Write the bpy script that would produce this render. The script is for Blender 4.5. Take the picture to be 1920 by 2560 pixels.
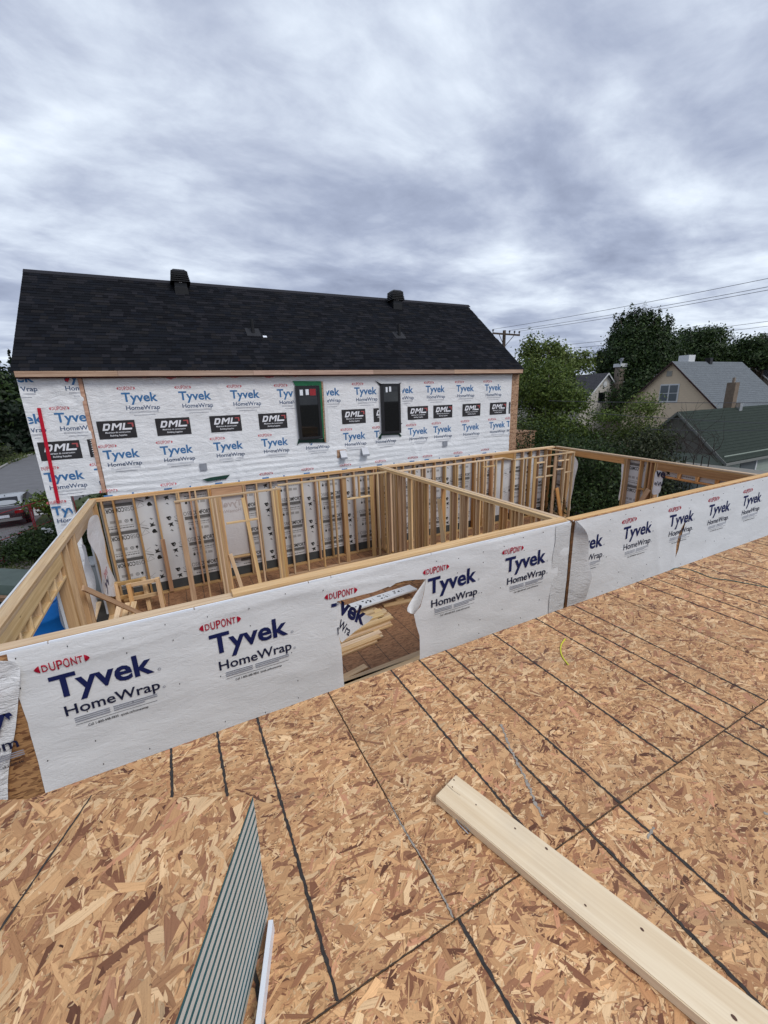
import bpy, bmesh, math, random
import numpy as np
from mathutils import Vector, Matrix, noise
from mathutils.geometry import delaunay_2d_cdt

for o in list(bpy.data.objects): bpy.data.objects.remove(o, do_unlink=True)
SC = bpy.context.scene
COL = SC.collection
rad = math.radians

# ------------------------------------------------------------ camera
YAW, PIT, ROL, FPX = rad(26.50083), rad(-15.57643), rad(1.98423), 1032.0
EYE = Vector((0, 0, 1.63))
_fw = Vector((math.sin(YAW)*math.cos(PIT), math.cos(YAW)*math.cos(PIT), math.sin(PIT)))
_rt = Vector((math.cos(YAW), -math.sin(YAW), 0))
_dn = _fw.cross(_rt)
RT = _rt*math.cos(ROL) + _dn*math.sin(ROL)
DN = _rt*-math.sin(ROL) + _dn*math.cos(ROL)
cam = bpy.data.cameras.new('camera'); camo = bpy.data.objects.new('camera', cam)
COL.objects.link(camo); SC.camera = camo
cam.sensor_fit = 'HORIZONTAL'; cam.sensor_width = 36; cam.lens = 36*FPX/1920
cam.clip_start = 0.02; cam.clip_end = 2000
up = -DN; bk = -_fw
camo.matrix_world = Matrix(((RT.x, up.x, bk.x, EYE.x), (RT.y, up.y, bk.y, EYE.y), (RT.z, up.z, bk.z, EYE.z), (0, 0, 0, 1)))
SC.render.resolution_x = 768; SC.render.resolution_y = 1024

# ------------------------------------------------------------ sky and sun
EXPO = 0.5
SUN_EL, SUN_AZ = 50.0, 155.0        # azimuth clockwise from +Y; high, behind the camera and a little right
SUN_STRENGTH = 1.3
SKY_GAIN = 1.0
SC.view_settings.view_transform = 'Standard'; SC.view_settings.look = 'None'
SC.view_settings.gamma = 1; SC.view_settings.exposure = EXPO
try: SC.view_settings.use_curve_mapping = False
except Exception: pass
W = bpy.data.worlds.new('World'); SC.world = W; W.use_nodes = True
def world_nodes():
    nt = W.node_tree; N = nt.nodes; L = nt.links
    N.clear()
    out = N.new('ShaderNodeOutputWorld'); bg = N.new('ShaderNodeBackground'); L.new(bg.outputs[0], out.inputs[0])
    tc = N.new('ShaderNodeTexCoord'); nrm = N.new('ShaderNodeVectorMath'); nrm.operation = 'NORMALIZE'
    L.new(tc.outputs['Generated'], nrm.inputs[0])
    sep = N.new('ShaderNodeSeparateXYZ'); L.new(nrm.outputs[0], sep.inputs[0])
    def m(op, a, b=None, c=None):
        n = N.new('ShaderNodeMath'); n.operation = op
        for i, v in enumerate((a, b, c)):
            if v is None: continue
            if isinstance(v, (int, float)): n.inputs[i].default_value = v
            else: L.new(v, n.inputs[i])
        return n.outputs[0]
    z = m('MAXIMUM', sep.outputs[2], 0.0)
    den = m('ADD', z, 0.13)
    cx = m('DIVIDE', sep.outputs[0], den); cy = m('DIVIDE', sep.outputs[1], den)
    cmb = N.new('ShaderNodeCombineXYZ'); L.new(cx, cmb.inputs[0]); L.new(cy, cmb.inputs[1])
    mp = N.new('ShaderNodeMapping'); L.new(cmb.outputs[0], mp.inputs[0])
    mp.inputs['Rotation'].default_value = (0, 0, rad(-24)); mp.inputs['Scale'].default_value = (0.75, 1.0, 1); mp.inputs['Location'].default_value = (5.1, 2.6, 0)
    def nz(scale, det, rough, dist, vec=mp.outputs[0]):
        n = N.new('ShaderNodeTexNoise'); n.inputs['Scale'].default_value = scale; n.inputs['Detail'].default_value = det
        n.inputs['Roughness'].default_value = rough; n.inputs['Distortion'].default_value = dist; L.new(vec, n.inputs['Vector']); return n.outputs[0]
    big = nz(0.8, 4, 0.45, 0.5); mid = nz(1.7, 8, 0.55, 0.35); fine = nz(4.6, 8, 0.6, 0.3)
    f = m('ADD', m('MULTIPLY', big, 0.36), m('ADD', m('MULTIPLY', mid, 0.45), m('MULTIPLY', fine, 0.19)))
    cr = N.new('ShaderNodeValToRGB'); e = cr.color_ramp.elements
    e[0].position = 0.35; e[0].color = (0.205, 0.235, 0.325, 1)
    e[1].position = 0.67; e[1].color = (0.80, 0.85, 0.90, 1)
    for p, c in ((0.44, (0.295, 0.335, 0.44, 1)), (0.50, (0.40, 0.445, 0.545, 1)), (0.555, (0.52, 0.575, 0.665, 1)), (0.605, (0.63, 0.69, 0.77, 1))):
        x = e.new(p); x.color = c
    L.new(f, cr.inputs[0])
    sky = N.new('ShaderNodeTexSky'); sky.sky_type = 'NISHITA'; sky.sun_disc = False
    sky.sun_elevation = rad(SUN_EL); sky.sun_rotation = rad(SUN_AZ)
    gain = N.new('ShaderNodeVectorMath'); gain.operation = 'SCALE'; gain.inputs['Scale'].default_value = 0.10; L.new(sky.outputs[0], gain.inputs[0])
    cg = N.new('ShaderNodeVectorMath'); cg.operation = 'SCALE'; cg.inputs['Scale'].default_value = SKY_GAIN; L.new(cr.outputs[0], cg.inputs[0])
    mx = N.new('ShaderNodeMix'); mx.data_type = 'RGBA'; mx.inputs['Factor'].default_value = 0.95
    L.new(gain.outputs[0], mx.inputs[6]); L.new(cg.outputs[0], mx.inputs[7])
    L.new(mx.outputs[2], bg.inputs[0]); bg.inputs[1].default_value = 1.0
world_nodes()
sl = bpy.data.lights.new('sun', 'SUN'); sl.energy = SUN_STRENGTH; sl.angle = rad(22); sl.color = (1.0, 0.975, 0.94)
so = bpy.data.objects.new('sun', sl); COL.objects.link(so)
_sd = Vector((math.sin(rad(SUN_AZ))*math.cos(rad(SUN_EL)), math.cos(rad(SUN_AZ))*math.cos(rad(SUN_EL)), math.sin(rad(SUN_EL))))
so.rotation_euler = _sd.to_track_quat('Z', 'Y').to_euler(); so.location = (-6, -8, 30)

# ------------------------------------------------------------ photo pixel -> place
def ray(x, y): return RT*((x-960)/FPX) + DN*((y-1280)/FPX) + _fw
def onZ(x, y, z=0.0): d = ray(x, y); return EYE + d*((z-EYE.z)/d.z)
def onY(x, y, Y): d = ray(x, y); return EYE + d*(Y/d.y)
def onX(x, y, X): d = ray(x, y); return EYE + d*(X/d.x)
def onP(x, y, p, n): d = ray(x, y); return EYE + d*((p-EYE).dot(n)/d.dot(n))
def at(x, y, D): d = ray(x, y); return EYE + d*(D/math.hypot(d.x, d.y))
z1 = lambda x, y: (x*.42194, 640+y*.42188)
z2 = lambda x, y: (660+x*.42194, 640+y*.42188)
z3 = lambda x, y: (240+x*.31344, 1180+y*.31343)
z4 = lambda x, y: (700+x*.31344, 1120+y*.31332)
z5 = lambda x, y: (1000+x*.27728, 1080+y*.27732)
z6 = lambda x, y: (1220+x*.42194, 1080+y*.42188)
z7 = lambda x, y: (800+x*.19289, 1420+y*.19289)
z8 = lambda x, y: (960+x*.5787, 1560+y*.5787)
zB = lambda x, y: (x*.217, 1220+y*.217)
zC = lambda x, y: (x*.199, 1060+y*.199)
zR = lambda x, y: (1540+x*.22905, 880+y*.22911)
zT = lambda x, y: (1220+x*.25316, 780+y*.25316)

# ------------------------------------------------------------ objects
I4 = Matrix.Identity(4); WMX = {}
def place(o, parent=None, M=I4):
    COL.objects.link(o); WMX[o.name] = M.copy()
    if parent is not None:
        o.parent = parent; o.matrix_basis = WMX[parent.name].inverted() @ M
    else: o.matrix_basis = M
    return o
def thing(name, label, cat, loc=(0, 0, 0), group=None, kind=None):
    o = bpy.data.objects.new(name, None); o.empty_display_size = .1
    place(o, None, Matrix.Translation(Vector(loc)))
    return tag(o, label, cat, group, kind)
def tag(o, label=None, cat=None, group=None, kind=None):
    if label: o['label'] = label
    if cat: o['category'] = cat
    if group: o['group'] = group
    if kind: o['kind'] = kind
    return o
def mk(name, me, parent=None, M=I4, kind=None):
    o = bpy.data.objects.new(name, me); place(o, parent, M)
    if kind: o['kind'] = kind
    return o
def mesh(name, verts, faces, mats, midx=None, smooth=False):
    me = bpy.data.meshes.new(name); me.from_pydata([tuple(v) for v in verts], [], faces)
    for m in (mats if isinstance(mats, (list, tuple)) else [mats]): me.materials.append(m)
    if midx is not None: me.polygons.foreach_set('material_index', midx)
    if smooth: me.polygons.foreach_set('use_smooth', [True]*len(me.polygons))
    me.update(); return me
BF = [(0, 3, 2, 1), (4, 5, 6, 7), (0, 1, 5, 4), (1, 2, 6, 5), (2, 3, 7, 6), (3, 0, 4, 7)]
class MB:
    def __init__(s): s.v = []; s.f = []; s.m = []
    def add(s, vs, fs, mi=0):
        b = len(s.v); s.v += [Vector(v) for v in vs]; s.f += [tuple(i+b for i in f) for f in fs]; s.m += [mi]*len(fs); return s
    def box(s, x0, x1, y0, y1, z0, z1, mi=0):
        return s.add([(x0, y0, z0), (x1, y0, z0), (x1, y1, z0), (x0, y1, z0), (x0, y0, z1), (x1, y0, z1), (x1, y1, z1), (x0, y1, z1)], BF, mi)
    def hexa(s, p, mi=0): return s.add(p, BF, mi)          # bottom four, top four
    def tube(s, pts, r, n=8, mi=0, cap=True):
        pts = [Vector(p) for p in pts]; rings = []; b = len(s.v)
        rr = r if isinstance(r, (list, tuple)) else [r]*len(pts)
        for i, p in enumerate(pts):
            d = (pts[min(i+1, len(pts)-1)]-pts[max(i-1, 0)]).normalized()
            a = d.cross(Vector((0, 0, 1))); a = d.cross(Vector((1, 0, 0))) if a.length < 1e-3 else a
            a.normalize(); c = d.cross(a)
            for k in range(n):
                t = 2*math.pi*k/n; s.v.append(p+(a*math.cos(t)+c*math.sin(t))*rr[i])
        for i in range(len(pts)-1):
            for k in range(n):
                s.f.append((b+i*n+k, b+i*n+(k+1) % n, b+(i+1)*n+(k+1) % n, b+(i+1)*n+k)); s.m.append(mi)
        if cap:
            s.f.append(tuple(b+k for k in range(n))); s.m.append(mi)
            s.f.append(tuple(b+(len(pts)-1)*n+k for k in reversed(range(n)))); s.m.append(mi)
        return s
    def prism(s, poly, off, mi=0):
        poly = [Vector(p) for p in poly]; off = Vector(off); n = len(poly)
        vs = poly+[p+off for p in poly]
        fs = [tuple(range(n)), tuple(range(2*n-1, n-1, -1))]+[(i, i+n, (i+1) % n+n, (i+1) % n) for i in range(n)]
        return s.add(vs, fs, mi)
    def build(s, name, mats, parent=None, M=I4, kind=None, smooth=False):
        inv = M.inverted()
        me = mesh(name, [inv @ v for v in s.v], s.f, mats, s.m, smooth)
        bm = bmesh.new(); bm.from_mesh(me); bmesh.ops.recalc_face_normals(bm, faces=bm.faces[:]); bm.to_mesh(me); bm.free()
        return mk(name, me, parent, M, kind)
def T(v): return Matrix.Translation(Vector(v))
_lc = {}
def frame(p0, wd, u):
    u = u.normalized(); wd = Vector(wd); wd = (wd-u*wd.dot(u)).normalized(); t = u.cross(wd)
    return Matrix(((u.x, wd.x, t.x, p0.x), (u.y, wd.y, t.y, p0.y), (u.z, wd.z, t.z, p0.z), (0, 0, 0, 1)))
def lumber(name, p0, p1, w, t, wdir, m, parent=None, ext=(0, 0)):
    """a board from p0 to p1 (axis through the section's centre); w along wdir, t across"""
    p0 = Vector(p0); p1 = Vector(p1); u = p1-p0; L = round(u.length, 3)
    key = (L, w, t, m.name)
    if key not in _lc:
        e = min(.003, t*.12)
        sec = [(-w/2+e, -t/2), (w/2-e, -t/2), (w/2, -t/2+e), (w/2, t/2-e), (w/2-e, t/2), (-w/2+e, t/2), (-w/2, t/2-e), (-w/2, -t/2+e)] if t > .02 else [(-w/2, -t/2), (w/2, -t/2), (w/2, t/2), (-w/2, t/2)]
        n = len(sec); vs = [(0, a, b) for a, b in sec]+[(L, a, b) for a, b in sec]
        fs = [tuple(reversed(range(n))), tuple(range(n, 2*n))]+[(i, (i+1) % n, (i+1) % n+n, i+n) for i in range(n)]
        _lc[key] = mesh('board_%d' % len(_lc), vs, fs, m)
    return mk(name, _lc[key], parent, frame(p0, wdir, u))
def S(r, g, b):
    f = lambda c: (c/255/12.92) if c <= 10.3 else ((c/255+.055)/1.055)**2.4
    return (f(r), f(g), f(b), 1)
# ------------------------------------------------------------ materials
class NT:
    def __init__(s, name):
        s.m = bpy.data.materials.new(name); s.m.use_nodes = True; s.t = s.m.node_tree; s.N = s.t.nodes; s.L = s.t.links
        s.b = s.N['Principled BSDF']; s.out = s.N['Material Output']
    def n(s, ty, **kw):
        x = s.N.new(ty)
        for k, v in kw.items():
            if hasattr(x, k): setattr(x, k, v)
            else: x.inputs[k.replace('_', ' ')].default_value = v
        return x
    def lk(s, a, b): s.L.new(a, b); return s
    def val(s, x, i):
        if hasattr(x, 'is_output'): s.L.new(x, i)
        else: i.default_value = x
    def math(s, op, a, b=None, c=None):
        x = s.n('ShaderNodeMath', operation=op)
        for i, v in enumerate((a, b, c)):
            if v is not None: s.val(v, x.inputs[i])
        return x.outputs[0]
    def mix(s, f, a, b, mode='MIX'):
        x = s.n('ShaderNodeMix'); x.data_type = 'RGBA'; x.blend_type = mode
        s.val(f, x.inputs[0]); s.val(a, x.inputs[6]); s.val(b, x.inputs[7]); return x.outputs[2]
    def ramp(s, f, stops, interp='LINEAR'):
        x = s.n('ShaderNodeValToRGB'); e = x.color_ramp.elements; x.color_ramp.interpolation = interp
        e[0].position, e[0].color = stops[0]; e[1].position, e[1].color = stops[-1]
        for p, c in stops[1:-1]: y = e.new(p); y.color = c
        s.L.new(f, x.inputs[0]); return x.outputs[0]
    def noise(s, vec, scale, det=4, rough=.5, dist=0.0):
        x = s.n('ShaderNodeTexNoise'); x.inputs['Scale'].default_value = scale; x.inputs['Detail'].default_value = det
        x.inputs['Roughness'].default_value = rough; x.inputs['Distortion'].default_value = dist
        if vec is not None: s.L.new(vec, x.inputs['Vector'])
        return x.outputs[0]
    def map(s, vec, scale=(1, 1, 1), rot=(0, 0, 0), loc=(0, 0, 0)):
        x = s.n('ShaderNodeMapping'); x.inputs['Scale'].default_value = scale; x.inputs['Rotation'].default_value = rot
        s.val(loc, x.inputs['Location']); s.L.new(vec, x.inputs[0]); return x.outputs[0]
    def obj(s): return s.n('ShaderNodeTexCoord').outputs['Object']
    def bump(s, h, strength=.3, dist=.01):
        x = s.n('ShaderNodeBump'); x.inputs['Strength'].default_value = strength; x.inputs['Distance'].default_value = dist
        s.L.new(h, x.inputs['Height']); s.L.new(x.outputs[0], s.b.inputs['Normal']); return s
    def fin(s, col, rough=.6, spec=.3, metal=0.0):
        s.val(col, s.b.inputs['Base Color']); s.val(rough, s.b.inputs['Roughness']); s.b.inputs['Specular IOR Level'].default_value = spec
        s.b.inputs['Metallic'].default_value = metal; return s.m
def plain(name, c, rough=.6, var=.12, scale=6, spec=.3, metal=0.0, bump=0.0, bscale=40):
    t = NT(name); o = t.obj(); nz = t.noise(o, scale, 6, .6)
    dark = tuple(x*(1-var) for x in c[:3])+(1,); lite = tuple(min(1, x*(1+var)) for x in c[:3])+(1,)
    col = t.ramp(nz, [(.3, dark), (.7, lite)])
    if bump: t.bump(t.noise(o, bscale, 5, .6), bump, .01)
    return t.fin(col, rough, spec, metal)
def wood(name, light, dark, knot=(.12, .06, .03, 1), var=.22, gray=0.0):
    t = NT(name); o = t.obj(); oi = t.n('ShaderNodeObjectInfo'); rnd = oi.outputs['Random']
    cmb = t.n('ShaderNodeCombineXYZ')
    t.lk(t.math('MULTIPLY', rnd, 37.0), cmb.inputs[0]); t.lk(t.math('MULTIPLY', rnd, 11.0), cmb.inputs[1]); t.lk(t.math('MULTIPLY', rnd, 5.0), cmb.inputs[2])
    ad = t.n('ShaderNodeVectorMath', operation='ADD'); t.lk(o, ad.inputs[0]).lk(cmb.outputs[0], ad.inputs[1]); p = ad.outputs[0]
    g1 = t.noise(t.map(p, (.9, 26, 26)), 1.0, 5, .6, .5); g2 = t.noise(t.map(p, (3, 120, 120)), 1.0, 3, .6)
    g = t.math('ADD', t.math('MULTIPLY', g1, .7), t.math('MULTIPLY', g2, .3))
    col = t.ramp(g, [(.34, dark), (.5, tuple((a+b)/2 for a, b in zip(light, dark))), (.62, light)])
    vo = t.n('ShaderNodeTexVoronoi'); t.lk(t.map(p, (2.6, 9, 9)), vo.inputs['Vector']); vo.inputs['Scale'].default_value = 1.0
    kn = t.ramp(vo.outputs['Distance'], [(.035, (1, 1, 1, 1)), (.085, (0, 0, 0, 1))])
    col = t.mix(t.math('MULTIPLY', kn, .75), col, knot)
    br = t.math('ADD', t.math('MULTIPLY', rnd, var*2), 1-var)
    hsv = t.n('ShaderNodeHueSaturation'); t.lk(col, hsv.inputs['Color']); t.lk(br, hsv.inputs['Value'])
    t.lk(t.math('ADD', t.math('MULTIPLY', t.math('FRACT', t.math('MULTIPLY', rnd, 7.31)), .3), .85), hsv.inputs['Saturation'])
    t.lk(t.math('ADD', t.math('MULTIPLY', t.math('FRACT', t.math('MULTIPLY', rnd, 3.77)), .014), .492), hsv.inputs['Hue'])
    c2 = hsv.outputs[0]
    if gray:
        st = t.ramp(t.noise(p, 2.3, 5, .6), [(.5, (0, 0, 0, 1)), (.75, (1, 1, 1, 1))]); c2 = t.mix(t.math('MULTIPLY', st, gray), c2, (.33, .31, .29, 1))
    t.bump(g, .25, .004)
    return t.fin(c2, .62, .25)
def osb(name, light, dark, rd=(.22, .10, .05, 1), sc=1.0, lines=None, grid=False):
    t = NT(name); o = t.obj()
    oi = t.n('ShaderNodeObjectInfo'); ad = t.n('ShaderNodeVectorMath', operation='ADD'); cmb = t.n('ShaderNodeCombineXYZ')
    for i, k in enumerate((13., 29., 7.)): t.lk(t.math('MULTIPLY', oi.outputs['Random'], k), cmb.inputs[i])
    dn = t.n('ShaderNodeTexNoise'); dn.inputs['Scale'].default_value = 9*sc; t.lk(o, dn.inputs['Vector'])
    sv = t.n('ShaderNodeVectorMath', operation='MULTIPLY_ADD'); t.lk(dn.outputs['Color'], sv.inputs[0]); sv.inputs[1].default_value = (.035, .035, .035); t.lk(o, sv.inputs[2])
    t.lk(sv.outputs[0], ad.inputs[0]).lk(cmb.outputs[0], ad.inputs[1]); p = ad.outputs[0]
    lay = []
    for k, a in enumerate((.15, 1.0, -.75, 2.2)):
        v = t.n('ShaderNodeTexVoronoi'); v.inputs['Scale'].default_value = sc
        t.lk(t.map(p, (11, 42, 42) if k % 2 else (14, 55, 55), (a*.9, a*.55, a)), v.inputs['Vector'])
        s = t.n('ShaderNodeSeparateColor'); t.lk(v.outputs['Color'], s.inputs[0]); lay.append((s.outputs[0], s.outputs[1]))
    hv, cv = lay[0]
    for h, c in lay[1:]:
        gt = t.math('GREATER_THAN', h, hv)
        x = t.n('ShaderNodeMix'); t.lk(gt, x.inputs[0]).lk(cv, x.inputs[2]).lk(c, x.inputs[3]); cv = x.outputs[0]
        hv = t.math('MAXIMUM', h, hv)
    mid = tuple((a+b)/2 for a, b in zip(light, dark))
    col = t.ramp(cv, [(.0, dark), (.12, rd), (.3, mid), (.6, light), (1., tuple(min(1, c*1.18) for c in light[:3])+(1,))])
    col = t.mix(.35, col, t.ramp(t.noise(t.map(p, (60, 60, 60)), 1.0, 4, .7), [(.3, dark), (.65, light)]), 'MULTIPLY') if False else col
    if lines:
        sx = t.n('ShaderNodeSeparateXYZ'); t.lk(o, sx.inputs[0])
        fr = t.math('FRACT', t.math('DIVIDE', t.math('ADD', sx.outputs[0], 50.0), lines))
        ln = t.math('LESS_THAN', fr, .035); col = t.mix(t.math('MULTIPLY', ln, .85), col, (.035, .03, .028, 1))
    t.bump(cv, .25, .003)
    return t.fin(col, .65, .25)
def vcol(name, rough=.6, grain=0.0, spec=.25, trans=0.0, mult=1.0):
    t = NT(name); a = t.n('ShaderNodeAttribute'); a.attribute_name = 'Col'; col = a.outputs['Color']
    if grain:
        uv = t.n('ShaderNodeUVMap').outputs[0]
        g = t.noise(t.map(uv, (9, 210, 1)), 1.0, 5, .65, .4)
        g2 = t.noise(t.map(uv, (240, 420, 1)), 1.0, 4, .7)
        gg = t.math('ADD', t.math('MULTIPLY', g, .65), t.math('MULTIPLY', g2, .35))
        col = t.mix(1.0, col, t.ramp(gg, [(.30, (.52, .45, .40, 1)), (.46, (.93, .90, .86, 1)), (.68, (1.12, 1.10, 1.05, 1))]), 'MULTIPLY')
        stn = t.noise(t.map(t.obj(), (1, 1, 1)), 1.7, 6, .65); col = t.mix(t.ramp(stn, [(.5, (0, 0, 0, 1)), (.8, (.35, .35, .35, 1))]), col, (.23, .17, .12, 1))
        sp = t.noise(t.map(t.obj(), (1, 1, 1)), 130, 3, .6); col = t.mix(t.ramp(sp, [(.67, (0, 0, 0, 1)), (.74, (.75, .75, .75, 1))]), col, (.10, .055, .035, 1))
        t.bump(gg, .35, .002)
    if mult != 1: col = t.mix(1.0, col, (mult, mult, mult, 1), 'MULTIPLY')
    m = t.fin(col, rough, spec)
    if trans:
        tr = t.n('ShaderNodeBsdfTranslucent'); t.lk(col, tr.inputs[0]); ms = t.n('ShaderNodeMixShader'); ms.inputs[0].default_value = trans
        t.lk(t.b.outputs[0], ms.inputs[1]).lk(tr.outputs[0], ms.inputs[2]).lk(ms.outputs[0], t.out.inputs[0])
    return m
def film(name, c, fold=1.0, hz=0.0):
    """spun house wrap: white, a little sheen, creased"""
    t = NT(name); o = t.obj()
    a = t.noise(t.map(o, (1.4, 1.4, 3.0), (0, .5, 0)), 2.2, 6, .55, .8); b = t.noise(t.map(o, (3, 3, 9), (0, -.35, 0)), 2.0, 5, .6, 1.2); f = t.noise(o, 60, 4, .6)
    rid = t.math('ABSOLUTE', t.math('SUBTRACT', b, .5))
    h = t.math('ADD', t.math('ADD', t.math('MULTIPLY', a, 1.0), t.math('MULTIPLY', rid, -1.1)), t.math('MULTIPLY', f, .06))
    t.bump(h, .55*fold, .03)
    col = t.ramp(t.noise(o, 1.3, 5, .6), [(.3, tuple(x*.94 for x in c[:3])+(1,)), (.7, c)])
    m = t.fin(col, .42, .35)
    tr = t.n('ShaderNodeBsdfTranslucent'); tr.inputs[0].default_value = c; ms = t.n('ShaderNodeMixShader'); ms.inputs[0].default_value = .12
    t.lk(t.b.outputs[0], ms.inputs[1]).lk(tr.outputs[0], ms.inputs[2]).lk(ms.outputs[0], t.out.inputs[0])
    return m
def flat(name, c, rough=.55, spec=.25):
    t = NT(name); return t.fin(c, rough, spec)
W_PALE = wood('wood_pale', S(224, 198, 156), S(194, 161, 118), gray=.16)
W_TAN = wood('wood_tan', S(208, 176, 132), S(174, 137, 97))
W_AMB = wood('wood_amber', S(198, 157, 113), S(162, 120, 82))
W_FAS = wood('wood_fascia', S(194, 164, 142), S(156, 124, 104))
W_NEAR = wood('wood_foreground', S(234, 214, 175), S(217, 192, 148), knot=(.42, .33, .22, 1), var=.03, gray=.22)
OSB_FAR = osb('osb_board', S(176, 134, 92), S(104, 70, 46))
OSB_FLOOR = osb('osb_floor', S(146, 108, 78), S(88, 62, 45), lines=.4064)
OSB_HOUSE = osb('osb_house', S(178, 144, 116), S(118, 88, 68))
OSB_BASE = osb('osb_base', S(178, 136, 94), S(112, 76, 50))
FLAKE = vcol('osb_strand', .62, grain=1.0)
WRAP = film('house_wrap', (.91, .92, .93, 1), .5)
WRAPH = film('house_wrap_bright', (.92, .925, .935, 1), 1.6)
WRAPB = film('house_wrap_back', (.78, .78, .78, 1), 1.0)
INK_R = plain('ink_red', S(176, 22, 52), .5, .08); INK_B = plain('ink_navy', S(28, 36, 84), .5, .08); INK_K = plain('ink_dark_navy', S(30, 34, 62), .5, .08)
INK_G = plain('ink_grey', S(150, 152, 162), .6, .08); INK_D = plain('ink_black', S(36, 36, 44), .6, .1)
INK_R2 = plain('ink_red_pale', S(196, 96, 104), .5, .1); INK_B2 = plain('ink_blue', S(62, 112, 160), .5, .08); INK_K2 = plain('ink_slate', S(62, 84, 118), .5, .08)
DML_K = plain('dml_black', S(48, 46, 48), .5, .1); DML_W = plain('dml_white', S(228, 228, 232), .5, .03); DML_R = plain('dml_red', S(172, 84, 84), .5, .06)
PANEL_W = plain('panel_white', S(206, 208, 210), .5, .05, 3); PRINT_K = plain('print_black', S(46, 46, 46), .6, .1); PRINT_G = plain('print_grey', S(104, 104, 104), .6, .1); PRINT_L = plain('print_light', S(160, 160, 160), .6, .06)
TEAL = plain('teal_edge_paint', S(26, 88, 98), .55, .25, 30); FOAM = plain('grey_foam', S(192, 192, 186), .8, .06, 40, bump=.2, bscale=300)
WHITE = plain('white_plastic', S(226, 230, 236), .4, .04); BLACK = plain('black_plastic', S(22, 22, 24), .45, .15); BLACKM = plain('black_metal', S(30, 30, 33), .4, .12, spec=.4)
MARK = plain('black_marker', S(56, 51, 48), .75, .35, 60); SEAM = plain('seam_dark', S(70, 58, 48), .9, .2); SCUFF = plain('grey_scuff', S(150, 142, 132), .8, .2, 50)  # seams: thin dark brown strips along the board joints
GREENM = plain('green_membrane', S(36, 106, 70), .5, .25, 5); GREEND = plain('dark_green_membrane', S(30, 62, 52), .5, .2, 5)
DARKM = plain('dark_membrane', S(70, 74, 76), .6, .15, 4); REDT = plain('red_tape', S(186, 18, 44), .45, .08)
PINK = plain('pink_insulation', S(208, 130, 136), .9, .12, 20)
GALV = plain('galvanised', S(150, 153, 160), .45, .08, metal=.3)
ASPH = plain('asphalt', S(104, 104, 106), .85, .14, 1.1, bump=.2, bscale=90); CONC = plain('concrete', S(150, 148, 144), .85, .1, 5)
SOIL = plain('soil', S(74, 68, 60), .95, .35, 1.6, bump=.6, bscale=12); GRASSG = plain('lawn', S(58, 70, 38), .9, .3, 2.5, bump=.5, bscale=40)
LEAF = vcol('leaf', .55, trans=.25); BARK = plain('bark', S(84, 74, 66), .9, .25, 12, bump=.6, bscale=30)
STUCCO = plain('stucco', S(188, 182, 172), .85, .05, 8, bump=.1, bscale=120); BEIGE = plain('beige_siding', S(210, 191, 164), .6, .06, 3); GREYS = plain('grey_green_siding', S(142, 152, 142), .6, .06, 3)
TAUPE = plain('taupe_stucco', S(140, 134, 124), .85, .06, 4); TRIM = plain('white_trim', S(210, 212, 212), .5, .04); BROWNT = plain('brown_trim', S(58, 34, 30), .5, .1)
CHIM = plain('chimney_stucco', S(134, 122, 110), .9, .1, 8)
def glass(name, c=(.012, .014, .016, 1), rough=.04):
    t = NT(name); t.b.inputs['Specular IOR Level'].default_value = .6; return t.fin(c, rough, .6)
GLASS = glass('window_glass', (.006, .007, .008, 1), .02); GLASS2 = glass('window_glass_far', (.10, .12, .13, 1), .1)
def shing(name, c, dv):
    t = NT(name); a = t.n('ShaderNodeAttribute'); a.attribute_name = 'Col'; o = t.obj()
    g = t.noise(o, 160, 4, .7); col = t.mix(1.0, a.outputs['Color'], t.ramp(g, [(.3, (.55, .55, .55, 1)), (.7, (1.35, 1.35, 1.35, 1))]), 'MULTIPLY')
    t.bump(g, .4, .003); return t.fin(col, .95, .05)
SHING = shing('black_shingle', None, None)
def add_col(me, cols, uv=None):
    """one colour per face"""
    a = me.attributes.new('Col', 'FLOAT_COLOR', 'FACE'); a.data.foreach_set('color', np.asarray(cols, dtype=np.float32).ravel())
    if uv is not None:
        l = me.uv_layers.new(name='UVMap'); l.data.foreach_set('uv', np.asarray(uv, dtype=np.float32).ravel())

# ------------------------------------------------------------ lettering (built-in font)
_tc = {}
def glyphs(txt, off=0.0, shear=0.0):
    k = (txt, off, shear)
    if k not in _tc:
        cu = bpy.data.curves.new('t', 'FONT'); cu.body = txt; cu.offset = off; cu.shear = shear; cu.resolution_u = 3; cu.fill_mode = 'FRONT' if hasattr(cu, 'fill_mode') else cu.fill_mode
        ob = bpy.data.objects.new('t', cu); COL.objects.link(ob)
        dg = bpy.context.evaluated_depsgraph_get(); me = bpy.data.meshes.new_from_object(ob.evaluated_get(dg))
        vs = [(v.co.x, v.co.y) for v in me.vertices]; fs = [tuple(p.vertices) for p in me.polygons]
        bpy.data.objects.remove(ob, do_unlink=True); bpy.data.curves.remove(cu); bpy.data.meshes.remove(me)
        xs = [v[0] for v in vs]; _tc[k] = ([(x-min(xs), y) for x, y in vs], fs, max(xs)-min(xs))
    return _tc[k]
def _cap():
    v, f, w = glyphs('H'); return max(y for x, y in v)
CAP = _cap()
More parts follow.
